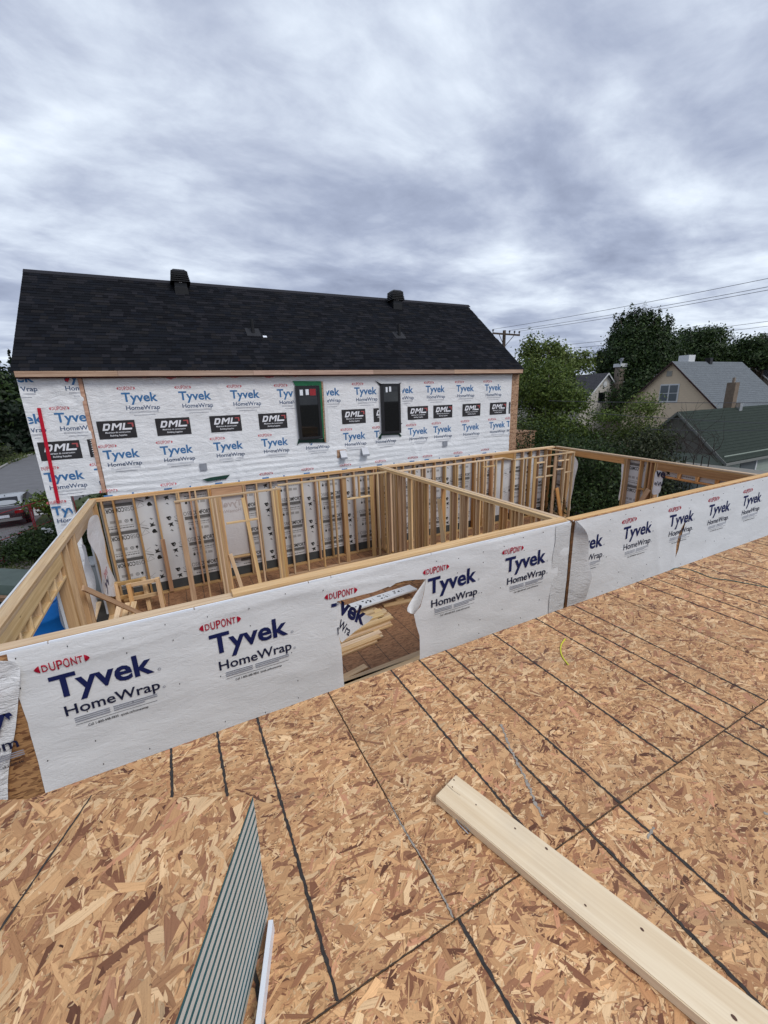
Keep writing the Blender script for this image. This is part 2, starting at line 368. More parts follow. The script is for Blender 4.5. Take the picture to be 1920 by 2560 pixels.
class Print:
    """flat print: 2-D triangles with an ink index"""
    def __init__(s): s.v = []; s.f = []; s.m = []
    def poly(s, pts, mi): b = len(s.v); s.v += list(pts); s.f.append(tuple(range(b, b+len(pts)))); s.m.append(mi)
    def rect(s, x0, y0, x1, y1, mi): s.poly([(x0, y0), (x1, y0), (x1, y1), (x0, y1)], mi)
    def text(s, txt, x0, x1, y0, cap, mi, off=0.0, shear=0.0):
        v, f, w = glyphs(txt, off, shear); sx = (x1-x0)/w; sy = cap/CAP; b = len(s.v)
        s.v += [(x0+x*sx, y0+y*sy) for x, y in v]; s.f += [tuple(i+b for i in q) for q in f]; s.m += [mi]*len(f)
    def xf(s, fn): q = Print(); q.v = [fn(*p) for p in s.v]; q.f = list(s.f); q.m = list(s.m); return q
    def clip(s, keep):
        q = Print(); q.v = s.v
        for f, m in zip(s.f, s.m):
            cx = sum(s.v[i][0] for i in f)/len(f); cy = sum(s.v[i][1] for i in f)/len(f)
            if keep(cx, cy): q.f.append(f); q.m.append(m)
        return q
    def split(s, k=2, maxlen=.05):
        """cut long edges so that the print follows creased film"""
        bm = bmesh.new(); vs = [bm.verts.new((x, y, 0)) for x, y in s.v]
        for f, m in zip(s.f, s.m):
            try: bm.faces.new([vs[i] for i in f]).material_index = m
            except ValueError: pass
        bmesh.ops.triangulate(bm, faces=bm.faces[:])
        for _ in range(k):
            ed = [e for e in bm.edges if e.calc_length() > maxlen]
            if ed: bmesh.ops.subdivide_edges(bm, edges=ed, cuts=1); bmesh.ops.triangulate(bm, faces=[f for f in bm.faces if len(f.verts) > 3])
        q = Print(); bm.verts.index_update(); q.v = [(v.co.x, v.co.y) for v in bm.verts]; q.f = [tuple(v.index for v in f.verts) for f in bm.faces]; q.m = [f.material_index for f in bm.faces]; bm.free(); return q
def logo(detail=True):
    p = Print()
    def lens(x, d):
        p.poly([(x, .065), (x+d*.02, .078), (x+d*.035, .092), (x+d*.042, .105), (x+d*.035, .118), (x+d*.02, .132), (x, .145)] if d > 0 else
               [(x, .145), (x-.02, .132), (x-.035, .118), (x-.042, .105), (x-.035, .092), (x-.02, .078), (x, .065)], 0)
    lens(-.036, -1); lens(.306, 1)
    for i, (ch, x0, x1, h) in enumerate((('D', -.02, .025, .072), ('U', .035, .08, .086), ('P', .092, .137, .094), ('O', .142, .19, .094), ('N', .2, .245, .086), ('T', .25, .292, .072))):
        p.text(ch, x0, x1, .105-h/2, h, 0, .012)
    p.text('Tyvek', 0, .84, -.235, .225, 1, .024)
    p.text('HomeWrap', .055, .86, -.45, .108, 2, .012)
    if detail:
        for cx, cz, r in ((.885, -.225, .016), (.895, -.44, .014)):
            n = 10; ri = r*.72
            for k in range(n):
                a, b = 2*math.pi*k/n, 2*math.pi*(k+1)/n
                p.poly([(cx+r*math.cos(a), cz+r*math.sin(a)), (cx+r*math.cos(b), cz+r*math.sin(b)), (cx+ri*math.cos(b), cz+ri*math.sin(b)), (cx+ri*math.cos(a), cz+ri*math.sin(a))], 3)
            p.text('R', cx-r*.35, cx+r*.35, cz-r*.4, r*.8, 3)
        for k in range(3):
            p.rect(.11, -.505-.022*k, .40, -.494-.022*k, 3); p.rect(.43, -.505-.022*k, .82 if k < 2 else .7, -.494-.022*k, 3)
        p.rect(.11, -.578, .81, -.574, 4)
        p.text('Call 1-800-448-9835  tyvek.ca/homewrap', .2, .72, -.628, .026, 4, .01)
    else:
        p.rect(.11, -.505, .81, -.497, 3); p.rect(.11, -.53, .81, -.522, 3); p.rect(.2, -.6, .72, -.588, 4)
    return p
def dml():
    p = Print(); p.rect(0, -.47, .87, 0, 5)
    return p
def dml_top():
    p = Print()
    D = [[(.10, -.25), (.155, -.07), (.20, -.07), (.145, -.25)], [(.20, -.07), (.27, -.07), (.255, -.115), (.187, -.115)], [(.27, -.07), (.30, -.10), (.285, -.14), (.255, -.115)], [(.30, -.10), (.27, -.205), (.225, -.205), (.262, -.105)], [(.27, -.205), (.22, -.25), (.145, -.25), (.158, -.205), (.225, -.205)]]
    Mm = [[(.30, -.25), (.355, -.07), (.40, -.07), (.345, -.25)], [(.36, -.07), (.415, -.07), (.44, -.16), (.42, -.20)], [(.42, -.20), (.44, -.135), (.52, -.07), (.545, -.07), (.54, -.10)], [(.475, -.25), (.53, -.07), (.575, -.07), (.52, -.25)]]
    Lm = [[(.55, -.25), (.605, -.07), (.65, -.07), (.595, -.25)], [(.595, -.25), (.609, -.205), (.79, -.205), (.776, -.25)]]
    for q in D+Mm+Lm: p.poly(q, 6)
    p.poly([(.70, -.07), (.83, -.07), (.83, -.10), (.70, -.10)], 7); p.poly([(.79, -.10), (.83, -.10), (.83, -.18), (.79, -.18)], 7)
    p.text('Matériaux de construction', .15, .73, -.325, .04, 6, .012, .15); p.text('Building Supplies', .25, .64, -.405, .04, 6, .012, .15)
    return p
INKS_N = [INK_R, INK_B, INK_K, INK_G, INK_D, DML_K, DML_W, DML_R]; INKS_H = [INK_R2, INK_B2, INK_K2, INK_G, INK_G, DML_K, DML_W, DML_R]
LOGO = logo().split(2, .06); LOGO_S = logo(False).split(2, .08); DMLB = dml().split(4, .08); DMLT = dml_top().split(2, .08)
def put_print(pr, x0, zt, surf, inks, parent, keep=None, name='printed_logo', lift=.004, kind=None):
    """print onto a wrap whose surface is y = surf(x, z), seen from -Y"""
    q = pr.xf(lambda x, y: (x0+x, zt+y))
    if keep: q = q.clip(keep)
    if not q.f: return
    used = sorted({i for f in q.f for i in f}); mp = {a: b for b, a in enumerate(used)}
    vs = [Vector((q.v[i][0], surf(*q.v[i])-lift, q.v[i][1])) for i in used]
    M = T((x0, surf(x0, zt), zt)); inv = M.inverted()
    return mk(name, mesh(name, [inv @ v for v in vs], [tuple(mp[i] for i in f) for f in q.f], inks, q.m), parent, M, kind)
# ------------------------------------------------------------ wood strands lying in a board's face
PAL = np.array([S(216, 176, 131)[:3], S(201, 159, 117)[:3], S(229, 198, 157)[:3], S(181, 138, 101)[:3], S(158, 115, 87)[:3], S(134, 93, 70)[:3], S(203, 152, 120)[:3], S(108, 73, 56)[:3]])
PAL = PAL*np.array([.945, .893, .85])
PWT = np.array([.25, .23, .15, .16, .105, .05, .035, .02])
def strands(name, w, h, dens, parent, M, seed, size=1.0, z0=.0003, fines=1.0, bright=1.0, turn=0.0):
    """strands over the rectangle 0..w x 0..h of a board's face (local x along the board)"""
    rg = np.random.default_rng(seed)
    n1 = int(dens*w*h); n2 = int(dens*.9*fines*w*h); n = n1+n2
    L = np.concatenate([np.clip(rg.lognormal(math.log(.088), .42, n1), .025, .19), np.clip(rg.lognormal(math.log(.017), .4, n2), .006, .04)])*size
    wd = np.concatenate([np.clip(rg.lognormal(math.log(.0165), .45, n1), .005, .036), np.clip(rg.lognormal(math.log(.0033), .45, n2), .0012, .008)])*size
    wd = np.minimum(wd, L*.55)
    ang = np.where(rg.random(n) < .72, rg.normal(0, .62, n), rg.uniform(-1.57, 1.57, n))
    cx = rg.uniform(0, w, n); cy = rg.uniform(0, h, n)
    zz = z0+rg.random(n)*.0011; zz[n1:] = z0+.0004+rg.random(n2)*.0010
    tilt = rg.normal(0, .010, n); tilt2 = rg.normal(0, .03, n); nd = int(n1*.3); wd[:nd] = np.clip(rg.lognormal(math.log(.0042), .5, nd), .0015, .010)*size
    K = 8
    bx = np.array([-.5, -.47, -.16, .2, .5, .46, .14, -.22]); by = np.array([-.18, -.46, -.5, -.5, -.22, .46, .5, .5])
    px = (bx[None]+rg.normal(0, .035, (n, K)))*L[:, None]; py = (by[None]+rg.normal(0, .085, (n, K)))*wd[:, None]
    px[:, 0] += rg.uniform(-.05, .12, n)*L; px[:, 4] += rg.uniform(-.12, .05, n)*L
    ang = ang+turn
    c, s = np.cos(ang)[:, None], np.sin(ang)[:, None]
    X = cx[:, None]+px*c-py*s; Y = cy[:, None]+px*s+py*c; X += np.maximum(0, -X.min(1))[:, None]-np.maximum(0, X.max(1)-w)[:, None]; Y += np.maximum(0, -Y.min(1))[:, None]-np.maximum(0, Y.max(1)-h)[:, None]; Z = zz[:, None]+px*tilt[:, None]+py*tilt2[:, None]; Z = np.maximum(Z, (z0*rg.uniform(.25, 1.0, n))[:, None])
    V = np.stack([X, Y, Z], -1).reshape(-1, 3)
    me = bpy.data.meshes.new(name); me.vertices.add(n*K); me.vertices.foreach_set('co', V.astype(np.float32).ravel())
    me.loops.add(n*K); me.loops.foreach_set('vertex_index', np.arange(n*K, dtype=np.int32)); me.polygons.add(n)
    me.polygons.foreach_set('loop_start', np.arange(0, n*K, K, dtype=np.int32)); me.polygons.foreach_set('loop_total', np.full(n, K, dtype=np.int32))
    ci = rg.choice(len(PAL), n, p=PWT); col = PAL[ci]*rg.normal(1, .09, (n, 1))
    dk = rg.random(n2) < .45; col[n1:][dk] *= .62
    # patches where fines and darker strands gather
    fx = np.array([noise.noise((a*2.2+seed, b*2.2, seed*.7)) for a, b in zip(cx, cy)]); col *= (1+.16*fx)[:, None]
    col = np.clip(col*bright, 0.01, .95); col = np.concatenate([col, np.ones((n, 1))], 1)
    uo = rg.uniform(0, 60, (n, 1)); uv = np.stack([px+uo, py+uo*.37], -1).reshape(-1, 2)
    add_col(me, col, uv); me.materials.append(FLAKE); me.update(calc_edges=True)
    return mk(name, me, parent, M, 'stuff')
def ragged(p0, p1, w, z, seed, jit=.3, step=.012):
    """a drawn line: strip with an uneven edge"""
    p0, p1 = Vector((*p0, z)), Vector((*p1, z)); d = p1-p0; n = max(2, int(d.length/step)); u = d.normalized(); s = Vector((-u.y, u.x, 0)); rg = random.Random(seed)
    vs = []; fs = []
    for i in range(n+1):
        a = p0+d*(i/n)+s*(noise.noise((i*.03, seed, 0))*w*.15)
        vs += [a+s*w*(.5+rg.uniform(-jit, jit)*.5), a-s*w*(.5+rg.uniform(-jit, jit)*.5)]
    fs = [(2*i, 2*i+1, 2*i+3, 2*i+2) for i in range(n)]
    return vs, fs

# ------------------------------------------------------------ the deck underfoot
G = -4.0; FLOOR = -3.08
deck = thing('deck', 'oriented strand board deck marked with black lines in the foreground', 'deck', (0, 0, 0), kind='structure')
YE = 1.966
rows = [(.747, YE, [-1.863, .577, 3.017, 5.457, 7.897], True), (-.475, .744, [-1.25, 1.19, 3.63, 6.07], True), (-1.697, -.478, [-1.86, .58, 3.02, 5.46], False)]
lines1 = [-.231, -.02, .176, .986, 1.195, 1.402, 1.80, 2.21, 2.41, 2.61, 3.42, 3.62, 3.83, 4.22, 4.64, 5.02, 5.37, 5.76, 6.15, 6.6]
lines2 = [-.62, -.2, .59, 1.19, 1.39, 2.19, 2.38, 3.0, 3.4, 3.8]
sd = 3
for (y0, y1, xs, fine) in rows:
    for a, b in zip(xs[:-1], xs[1:]):
        M = T((a+.0015, y0, 0)); w, h = b-a-.003, y1-y0
        pn = MB().box(a+.0015, b-.0015, y0, y1, -.018, 0).build('osb_panel', [OSB_BASE], deck, M)
        if not fine or a > 6: continue
        sd += 1; far = a > 2.9
        strands('wood_strands', w, h, 3000 if far else 5600, pn, M, sd, 1.15 if far else 1.0, fines=.6 if far else 1.5, bright=1+.06*math.sin(sd*2.3))
        ls = [x for x in (lines1 if y0 > .5 else lines2) if a-.003 <= x < b-.003]
        for x in ls:
            sd += 1; vs, fs = ragged((x, y0+.002), (x+.004*math.sin(sd), y1-.002), .0108, .0032, sd, .5)
            m0 = T((x, y0, 0)); mk('marker_line', mesh('marker_line', [m0.inverted() @ v for v in vs], fs, MARK), pn, m0)
        if y0 > .5:
            for k in range(1):
                vs, fs = ragged((a+.001, y0), (a+.003, y1), .0032, .0031, sd+k, .8); m0 = T((a, y0, 0))
                mk('seam', mesh('seam', [m0.inverted() @ v for v in vs], fs, SEAM), pn, m0)
            vs, fs = ragged((a, y0-.001), (b, y0-.001), .0032, .0033, sd+9, .8); m0 = T((a, y0, 0))
            mk('seam', mesh('seam', [m0.inverted() @ v for v in vs], fs, SEAM), pn, m0)
rim = MB().box(-1.9, 7.9, 1.92, 1.96, -.34, -.019).build('rim_joist', [W_TAN], deck, T((-1.9, 1.94, -.34)))
for k in range(0, 24): MB().box(-1.86+k*.406, -1.822+k*.406, -1.69, 1.919, -.30, -.02).build('joist', [W_TAN], deck, T((-1.84+k*.406, 0, -.3)))
MB().box(-1.9, 7.9, 1.80, 1.94, G, -.345).build('wall_below', [OSB_FAR], deck, T((-1.9, 1.9, G)))
# scuffs of grey glue
def scuff(pts, w, seed):
    rg = random.Random(seed); mb = MB(); ctr = [Vector(onZ(*p, 0)) for p in pts]
    for a, b in zip(ctr[:-1], ctr[1:]):
        vs, fs = ragged(a.xy, b.xy, w*rg.uniform(.6, 1.1), .0034, seed, .9, .006); mb.add(vs, fs)
    M = T(ctr[0]); return mb.build('scuff', [SCUFF], deck, M)
scuff([z8(505, 435), z8(545, 540), z8(575, 600), z8(620, 690), z8(650, 770), z8(685, 835)], .010, 5)
scuff([z8(20, 760), z8(70, 860), z8(130, 960), z8(200, 1070), z8(300, 1270)], .006, 8)
scuff([z8(1640, 820), z8(1700, 830)], .012, 11); scuff([z8(1165, 880), z8(1140, 930)], .01, 12)

# ------------------------------------------------------------ stack of insulated boards, lower left
C0 = onZ(632, 1990, .5).xy; e1 = Vector((-.885, .4656, 0)); e2 = Vector((-.4656, -.885, 0)); NS = 14; th = .5/NS
def sheet_M(i, rg):
    o = Vector((C0.x, C0.y, .5-th*(i+1)))
    if i: o += e1*(.0006*i)+e2*rg.uniform(-.003, .004)
    a = .0002*i
    return T(o) @ Matrix.Rotation(a, 4, 'Z') @ Matrix(((e1.x, e2.x, 0, 0), (e1.y, e2.y, 0, 0), (0, 0, 1, 0), (0, 0, 0, 1)))
ORD = ['first', 'second', 'third', 'fourth', 'fifth', 'sixth', 'seventh', 'eighth', 'ninth', 'tenth', 'eleventh', 'twelfth', 'thirteenth', 'fourteenth']
rg = random.Random(4); foam_me = osb_me = None
for i in range(NS):
    M = sheet_M(i, rg)
    t = thing('insulated_board', 'top board of the stack, strand board face up with teal edge' if i == 0 else 'teal and grey edged insulated board, %s from the top of the lower left stack' % ORD[i], 'board', M.translation, 'boards in the lower left stack')
    if foam_me is None:
        foam_me = mesh('foam', [(x, y, z) for z in (.0008, th-.0148) for x, y in ((0, 0), (2.44, 0), (2.44, 1.22), (0, 1.22))], BF, FOAM)
        osb_me = mesh('osb', [(x, y, z) for z in (th-.0145, th-.0006) for x, y in ((.0, .0), (2.44, .0), (2.44, 1.22), (.0, 1.22))], BF, [TEAL, OSB_BASE], [1, 1, 0, 0, 0, 0])
    mk('foam_layer', foam_me, t, M); ol = mk('strand_board_layer', osb_me, t, M)
    if i == 0:
        Ms = T(Vector((C0.x, C0.y, .5-.0006))+e2*1.22) @ Matrix(((e1.x, -e2.x, 0, 0), (e1.y, -e2.y, 0, 0), (0, 0, 1, 0), (0, 0, 0, 1)))
        strands('wood_strands', 1.5, 1.22, 5200, ol, Ms, 77, 1.12, turn=1.35, bright=.93)
        a = onZ(230, 1990, .5); b = onZ(0, 2327, .5); d = (b-a).normalized()
        vs, fs = ragged(a.xy, (a+d*1.2).xy, .005, .5031, 3, .5)
        m0 = T(a); mk('marker_line', mesh('marker_line', [m0.inverted() @ v for v in vs], fs, MARK), ol, m0)
ps = onZ(677, 2300, .05); pe = onZ(640, 2600, .05)
st = lumber('white_strip', ps, ps+(pe-ps).normalized()*1.1, .05, .014, (0, 0, 1), WHITE)
st.matrix_basis = T((0, 0, -.0245)) @ st.matrix_basis
tag(st, 'narrow white plastic strip lying on edge beside the board stack', 'strip')

# ------------------------------------------------------------ loose things on the deck
A = onZ(1139.6, 1936, .039); B = onZ(1092.5, 1988.6, .039); far = onZ(1920, 2524.7, .039)
u = (far-A).normalized(); w = Vector((u.y, -u.x, 0)); w = w if (B-A).dot(w) > 0 else -w
ctr = A+w*.07; ctr.z = .0205
MN = frame(ctr, w, u); Ln = 2.44
def plank_mesh():
    bm = bmesh.new(); bmesh.ops.create_cube(bm, size=1); bmesh.ops.scale(bm, vec=(Ln, .14, .038), verts=bm.verts); bmesh.ops.translate(bm, vec=(Ln/2, 0, 0), verts=bm.verts)
    bmesh.ops.bevel(bm, geom=bm.edges[:], offset=.003, segments=2, affect='EDGES'); me = bpy.data.meshes.new('plank'); bm.to_mesh(me); bm.free(); me.materials.append(W_NEAR); return me
pl = mk('timber_plank', plank_mesh(), None, MN); tag(pl, 'pale thick timber plank lying diagonally on the foreground deck', 'plank')
inv = MN.inverted()
cr = MB()
for (a, b, wd) in (((318, 342), (400, 420), .0016), ((400, 420), (500, 490), .001)):
    p, q = [onZ(1060+x*.1808, 1900+y*.1808, .0397) for x, y in (a, b)]; vs, fs = ragged(p.xy, q.xy, wd, .0402, 3, .4, .004); cr.add(vs, fs)
cr.build('crack', [flat('crack_dark', S(96, 80, 60))], pl, T(A))
kn = MB()
for (x, y, r) in ((415, 275, .003), (393, 372, .0025), (720, 618, .0025), (1260, 945, .003)):
    c = onZ(1060+x*.1808, 1900+y*.1808, .0402); kn.add([c+Vector((r*math.cos(k*.785), r*1.4*math.sin(k*.785), 0)) for k in range(8)], [tuple(range(8))])
for (x, y, r) in ((28, 122, .004), (1220, 1265, .005)):
    c = onZ(1600+x*.1929, 2300+y*.1929, .0402); kn.add([c+Vector((r*math.cos(k*.785), r*1.5*math.sin(k*.785), 0)) for k in range(8)], [tuple(range(8))])
for (x, y, r) in ((702, 970, .004), (870, 1215, .003), (1115, 1320, .003)):
    c = onZ(*z8(x, y), .0402); kn.add([c+Vector((r*math.cos(k*.785), r*1.5*math.sin(k*.785), 0)) for k in range(8)], [tuple(range(8))])
kn.build('knot', [flat('knot_dark', S(92, 66, 54))], pl, T(A), 'stuff')
def loose_tube(name, pts, r, m, label, cat, z=.008):
    ps = [onZ(*p, z) for p in pts]; P = []
    for i in range(len(ps)-1):
        p0, p1, p2, p3 = ps[max(i-1, 0)], ps[i], ps[i+1], ps[min(i+2, len(ps)-1)]
        for k in range(6):
            t = k/6; P.append(.5*((2*p1)+(p2-p0)*t+(2*p0-5*p1+4*p2-p3)*t*t+(3*p1-p0-3*p2+p3)*t**3))
    P.append(ps[-1]); return tag(MB().tube(P, r, 7).build(name, [m], None, T(ps[0]), smooth=True), label, cat)
loose_tube('strap_offcut', [(1413, 1597), (1403, 1612), (1402, 1630), (1408, 1645), (1421, 1662)], .004, plain('yellow_plastic', S(206, 204, 60), .5, .05), 'short curved yellow plastic offcut lying on the deck', 'offcut', .0045)
loose_tube('cord', [z6(1085, 818), z6(1115, 806), z6(1180, 812), z6(1250, 835), z6(1330, 865), z6(1420, 877), z6(1520, 895), z6(1660, 922), z6(1800, 950)], .004, plain('teal_cord', S(62, 92, 88), .7, .15, 60), 'thin dark teal cord trailing across the deck at the right', 'cord', .0045)
# glue blob and wire bent under the plank's edge
gl = MB(); q0 = onZ(1060+420*.1808, 1900+720*.1808, .006); q1 = onZ(1060+640*.1808, 1900+990*.1808, .006)
gl.tube([q0+Vector((0, 0, .02)), q0.lerp(q1, .3)+Vector((-.004, 0, .012)), q0.lerp(q1, .7)+Vector((-.004, 0, .006)), q1], .003, 6)
gl.tube([q0+Vector((-.006, 0, .003)), q0.lerp(q1, .5)+Vector((-.018, 0, .001)), q1+Vector((-.012, -.004, .001))], .0022, 6)
tag(gl.build('bent_wire', [GALV], None, T(q0), smooth=True), 'bent grey wire tie caught under the edge of the plank', 'wire')
# ------------------------------------------------------------ the framed extension
ZP = -.42                                  # top of the plates
NY = 4.38; BY = 11.30; LX = -1.78; PXc = 5.56
fl = thing('floor', 'brown strand board floor of the framed rooms', 'floor', (5, 8, FLOOR), kind='structure')
rg = random.Random(9)
y = 4.40
k = 0
while y < 11.5:
    x = -1.9-(1.22 if k % 2 else 0)
    while x < 13.3:
        a, b = max(x, -1.9), min(x+2.44, 13.3)
        if b-a > .05: MB().box(a+.002, b-.002, y+.002, min(y+1.22, 11.5)-.002, FLOOR-.018, FLOOR).build('osb_panel', [OSB_FLOOR], fl, T((a, y, FLOOR)))
        x += 2.44
    y += 1.22; k += 1
MB().box(-1.92, 13.3, 4.38, 11.52, G+.001, FLOOR-.019).build('foundation', [CONC], fl, T((5, 8, G)))

# ---- print of the insulated sheathing boards
def comfort():
    p = Print()
    for k in range(4):
        z = 2.36-.70*k
        p.text('OSB', .52, .72, z, .10, 1, -.006); p.text('COMFORT', .73, 1.17, z, .10, 0, .022)
        p.rect(.54, z-.115, 1.14, z-.03, 1)
        p.text('STRUCTURAL INSULATED', .60, .95, z-.085, .03, 2)
        p.rect(.60, z-.135, .80, z-.128, 2); p.rect(.9, z-.135, 1.10, z-.128, 0)
        for r in range(2):
            x = .60
            q = random.Random(k*7+r)
            while x < 1.1:
                l = q.uniform(.025, .07); p.rect(x, z-.21-.055*r, min(x+l, 1.12), z-.188-.055*r, 2 if r else 1); x += l+.012
        p.rect(.60, z-.40, .65, z-.34, 0); p.poly([(.61, z-.325), (.64, z-.325), (.625, z-.30)], 0)
        for s in range(12):
            a, b = s*math.pi/6, (s+1)*math.pi/6; c = (.73, z-.36)
            p.poly([(c[0]+.042*math.cos(a), c[1]+.042*math.sin(a)), (c[0]+.042*math.cos(b), c[1]+.042*math.sin(b)), (c[0]+.03*math.cos(b), c[1]+.03*math.sin(b)), (c[0]+.03*math.cos(a), c[1]+.03*math.sin(a))], 1)
        p.rect(.715, z-.37, .745, z-.35, 1); p.rect(.83, z-.40, .93, z-.325, 2); p.rect(.96, z-.40, 1.07, z-.335, 2)
        # the line drawing beside the lettering: dark sketchy shapes and thin construction lines
        zf = z-.1; o = .12
        o = .14; p.poly([(o-.02, zf+.14), (o+.08, zf+.15), (o+.10, zf+.10), (o+.06, zf+.04), (o+.02, zf+.05)], 0)
        p.poly([(o+.03, zf+.09), (o+.07, zf+.12), (o+.09, zf+.09), (o+.06, zf+.06)], 3)
        p.poly([(o+.06, zf-.03), (o+.12, zf-.02), (o+.10, zf-.07), (o+.12, zf-.13), (o+.07, zf-.10), (o+.02, zf-.14), (o+.04, zf-.08), (o-.01, zf-.05)], 0)
        p.poly([(o+.16, zf+.03), (o+.30, zf-.03), (o+.31, zf-.05), (o+.16, zf+.0)], 1)
        p.poly([(o+.02, zf-.23), (o+.06, zf-.20), (o+.10, zf-.25), (o+.07, zf-.245), (o+.05, zf-.225)], 0)
        for (x0, y0, x1, y1) in ((.16, .12, .34, .17), (.34, .17, .24, .02), (.24, .02, .16, .12), (.18, -.06, .33, -.12), (.33, -.12, .2, -.2), (.28, -.04, .38, -.06)):
            d = Vector((x1-x0, y1-y0)).normalized()*.0025; nx, ny = -d.y, d.x
            p.poly([(o+x0+nx, zf+y0+ny), (o+x1+nx, zf+y1+ny), (o+x1-nx, zf+y1-ny), (o+x0-nx, zf+y0-ny)], 1)
    return p
CMF = comfort()
_cm = {}
def comfort_panel(parent, M, w=1.22, h=2.62, flip=False, x0=0.0):
    """white sheathing board; local x along the wall, z up, printed face looking at -y"""
    key = (round(w, 3), round(h, 3), flip, round(x0, 2))
    if key not in _cm:
        b = MB().box(.001, w-.001, 0, .038, 0, h)
        me = mesh('panel', b.v, b.f, PANEL_W)
        q = CMF.clip(lambda x, y: x0+.01 < x < x0+w-.01 and .02 < y < h-.02)
        used = sorted({i for f in q.f for i in f}); mp = {a: i for i, a in enumerate(used)}
        cl = lambda x, y: (min(max(x-x0, .002), w-.002), -.0035, y)
        fx = (lambda v: (w-v[0], v[1], h-v[2])) if flip else (lambda v: v)
        pm = mesh('print', [fx(cl(*q.v[i])) for i in used], [tuple(mp[i] for i in f) for f in q.f], [PRINT_K, PRINT_G, PRINT_L, PANEL_W], q.m)
        _cm[key] = (me, pm)
    me, pm = _cm[key]; o = mk('sheathing_board', me, parent, M); mk('printed_lettering', pm, o, M); return o
ZS = -2.80                                  # foot of the white boards above the dark membrane strip

# ---- back wall
bw = thing('stud_wall', 'long back stud wall of the framed rooms, lined with white printed boards', 'wall', (5.6, BY+.07, FLOOR))
x = LX; k = 0
while x < 13.0:
    w = min(1.22, 13.05-x)
    comfort_panel(bw, T((x, BY+.141, ZS)), w, -.46-ZS, flip=(k == 0))
    x += 1.22; k += 1
MB().box(LX, 13.05, BY+.15, BY+.17, FLOOR, ZS-.003).build('membrane_strip', [DARKM], bw, T((LX, BY+.15, FLOOR)))
zc = (FLOOR+.038+ZP-.076)
def stud(parent, x, y, z0, z1, w=.14, t=.038, m=W_TAN, wd=(0, 1, 0), name='stud'):
    return lumber(name, (x, y, z0), (x, y, z1), w, t, wd, m, parent)
yb = BY+.07
for x in (-1.70, -1.47, -1.05, -.60, -.12, -.075, .18, .31, .62, .665, 1.48, 1.525, 1.83, 2.21, 2.66, 3.08, 3.48, 3.88, 4.28, 4.68, 5.08, 5.33, 5.42, 5.80, 6.13, 6.38, 6.80, 7.20, 7.58, 7.98, 8.40, 8.80, 9.23, 9.63, 10.02, 10.07, 11.05, 11.10, 11.5, 11.9, 12.3, 12.7, 12.93):
    stud(bw, x, yb, FLOOR+.039, ZP-.077, m=rg.choice((W_TAN, W_TAN, W_AMB)))
lumber('bottom_plate', (LX, yb, FLOOR+.019), (13.0, yb, FLOOR+.019), .14, .038, (0, 1, 0), W_TAN, bw)
lumber('top_plate', (LX-.14, yb, ZP-.057), (13.1, yb, ZP-.057), .14, .038, (0, 1, 0), W_TAN, bw)
for a, b in ((LX-.14, .68), (.69, 5.45), (5.47, 13.1)): lumber('top_plate', (a, yb, ZP-.019), (b, yb, ZP-.019), .14, .037, (0, 1, 0), W_PALE if a > 5 else W_TAN, bw)
lumber('header', (.69, BY+.03, -.62), (1.45, BY+.03, -.62), .235, .038, (0, 0, 1), W_AMB, bw)
lumber('header', (10.1, BY+.03, -.60), (11.02, BY+.03, -.60), .20, .038, (0, 0, 1), W_AMB, bw)
lumber('sill', (.69, yb, -2.47), (1.45, yb, -2.47), .14, .038, (0, 1, 0), W_TAN, bw)
ww = MB().box(.69, 1.45, BY+.10, BY+.112, -2.44, -.74).build('window_cover', [film('wrap_cover', (.74, .72, .72, 1), .7)], bw, T((1.07, BY+.1, -2.4)))
q = Print(); q.text('Tyvek', 0, .62, 0, .16, 0, .03); q.text('HomeWrap', .05, .64, -.16, .08, 0, .012)
fade = flat('show_through', S(186, 176, 174))
mm = T((1.42, BY+.096, -1.05)); mk('show_through_print', mesh('show_through', [(-x, 0, y) for x, y in q.v], [tuple(reversed(f)) for f in q.f], fade), ww, mm)
stud(bw, -.60, BY-.03, FLOOR+.04, -1.62, .10, .03, W_AMB, (1, 0, 0), 'brace')

# ---- light inner stud walls in front of it (closets)
def inner(label, Y, xa, xb, studs, extra=(), zt=-.48):
    t = thing('stud_wall', label, 'wall', ((xa+xb)/2, Y, FLOOR))
    lumber('top_plate', (xa, Y, zt-.019), (xb, Y, zt-.019), .089, .038, (0, 1, 0), W_PALE, t)
    lumber('bottom_plate', (xa, Y, FLOOR+.019), (xb, Y, FLOOR+.019), .089, .038, (0, 1, 0), W_TAN, t)
    for s in studs:
        x, z0, z1, wide = (s, FLOOR+.039, zt-.039, 0) if not isinstance(s, tuple) else s
        if wide: stud(t, x, Y, z0, z1, .12, .038, W_TAN, (1, 0, 0))
        else: stud(t, x, Y, z0, z1, .089, .038, rg.choice((W_PALE, W_TAN)))
    return t
FT = FLOOR+.039
i1 = inner('short pale inner stud wall in front of the covered back window', 10.25, -.18, 2.24, [(-.11, FT, -.519, 1), .26, .60, .639, .678, .717, .756, .795, 1.60, 2.0, 2.039, 2.078, 2.117, 2.156, 2.195])
lumber('brace', (1.30, 10.20, -.60), (1.46, 10.12, FT), .089, .038, (1, 0, 0), W_PALE, i1)
lumber('brace', (.84, 10.19, -1.95), (1.02, 10.10, FT), .089, .038, (1, 0, 0), W_PALE, i1)
lumber('blocking', (.85, 10.2, -1.17), (1.58, 10.2, -1.17), .089, .038, (0, 1, 0), W_PALE, i1)
lumber('stud_return', (2.2, 10.32, -.56), (2.2, 10.65, -.56), .038, .089, (1, 0, 0), W_PALE, i1)
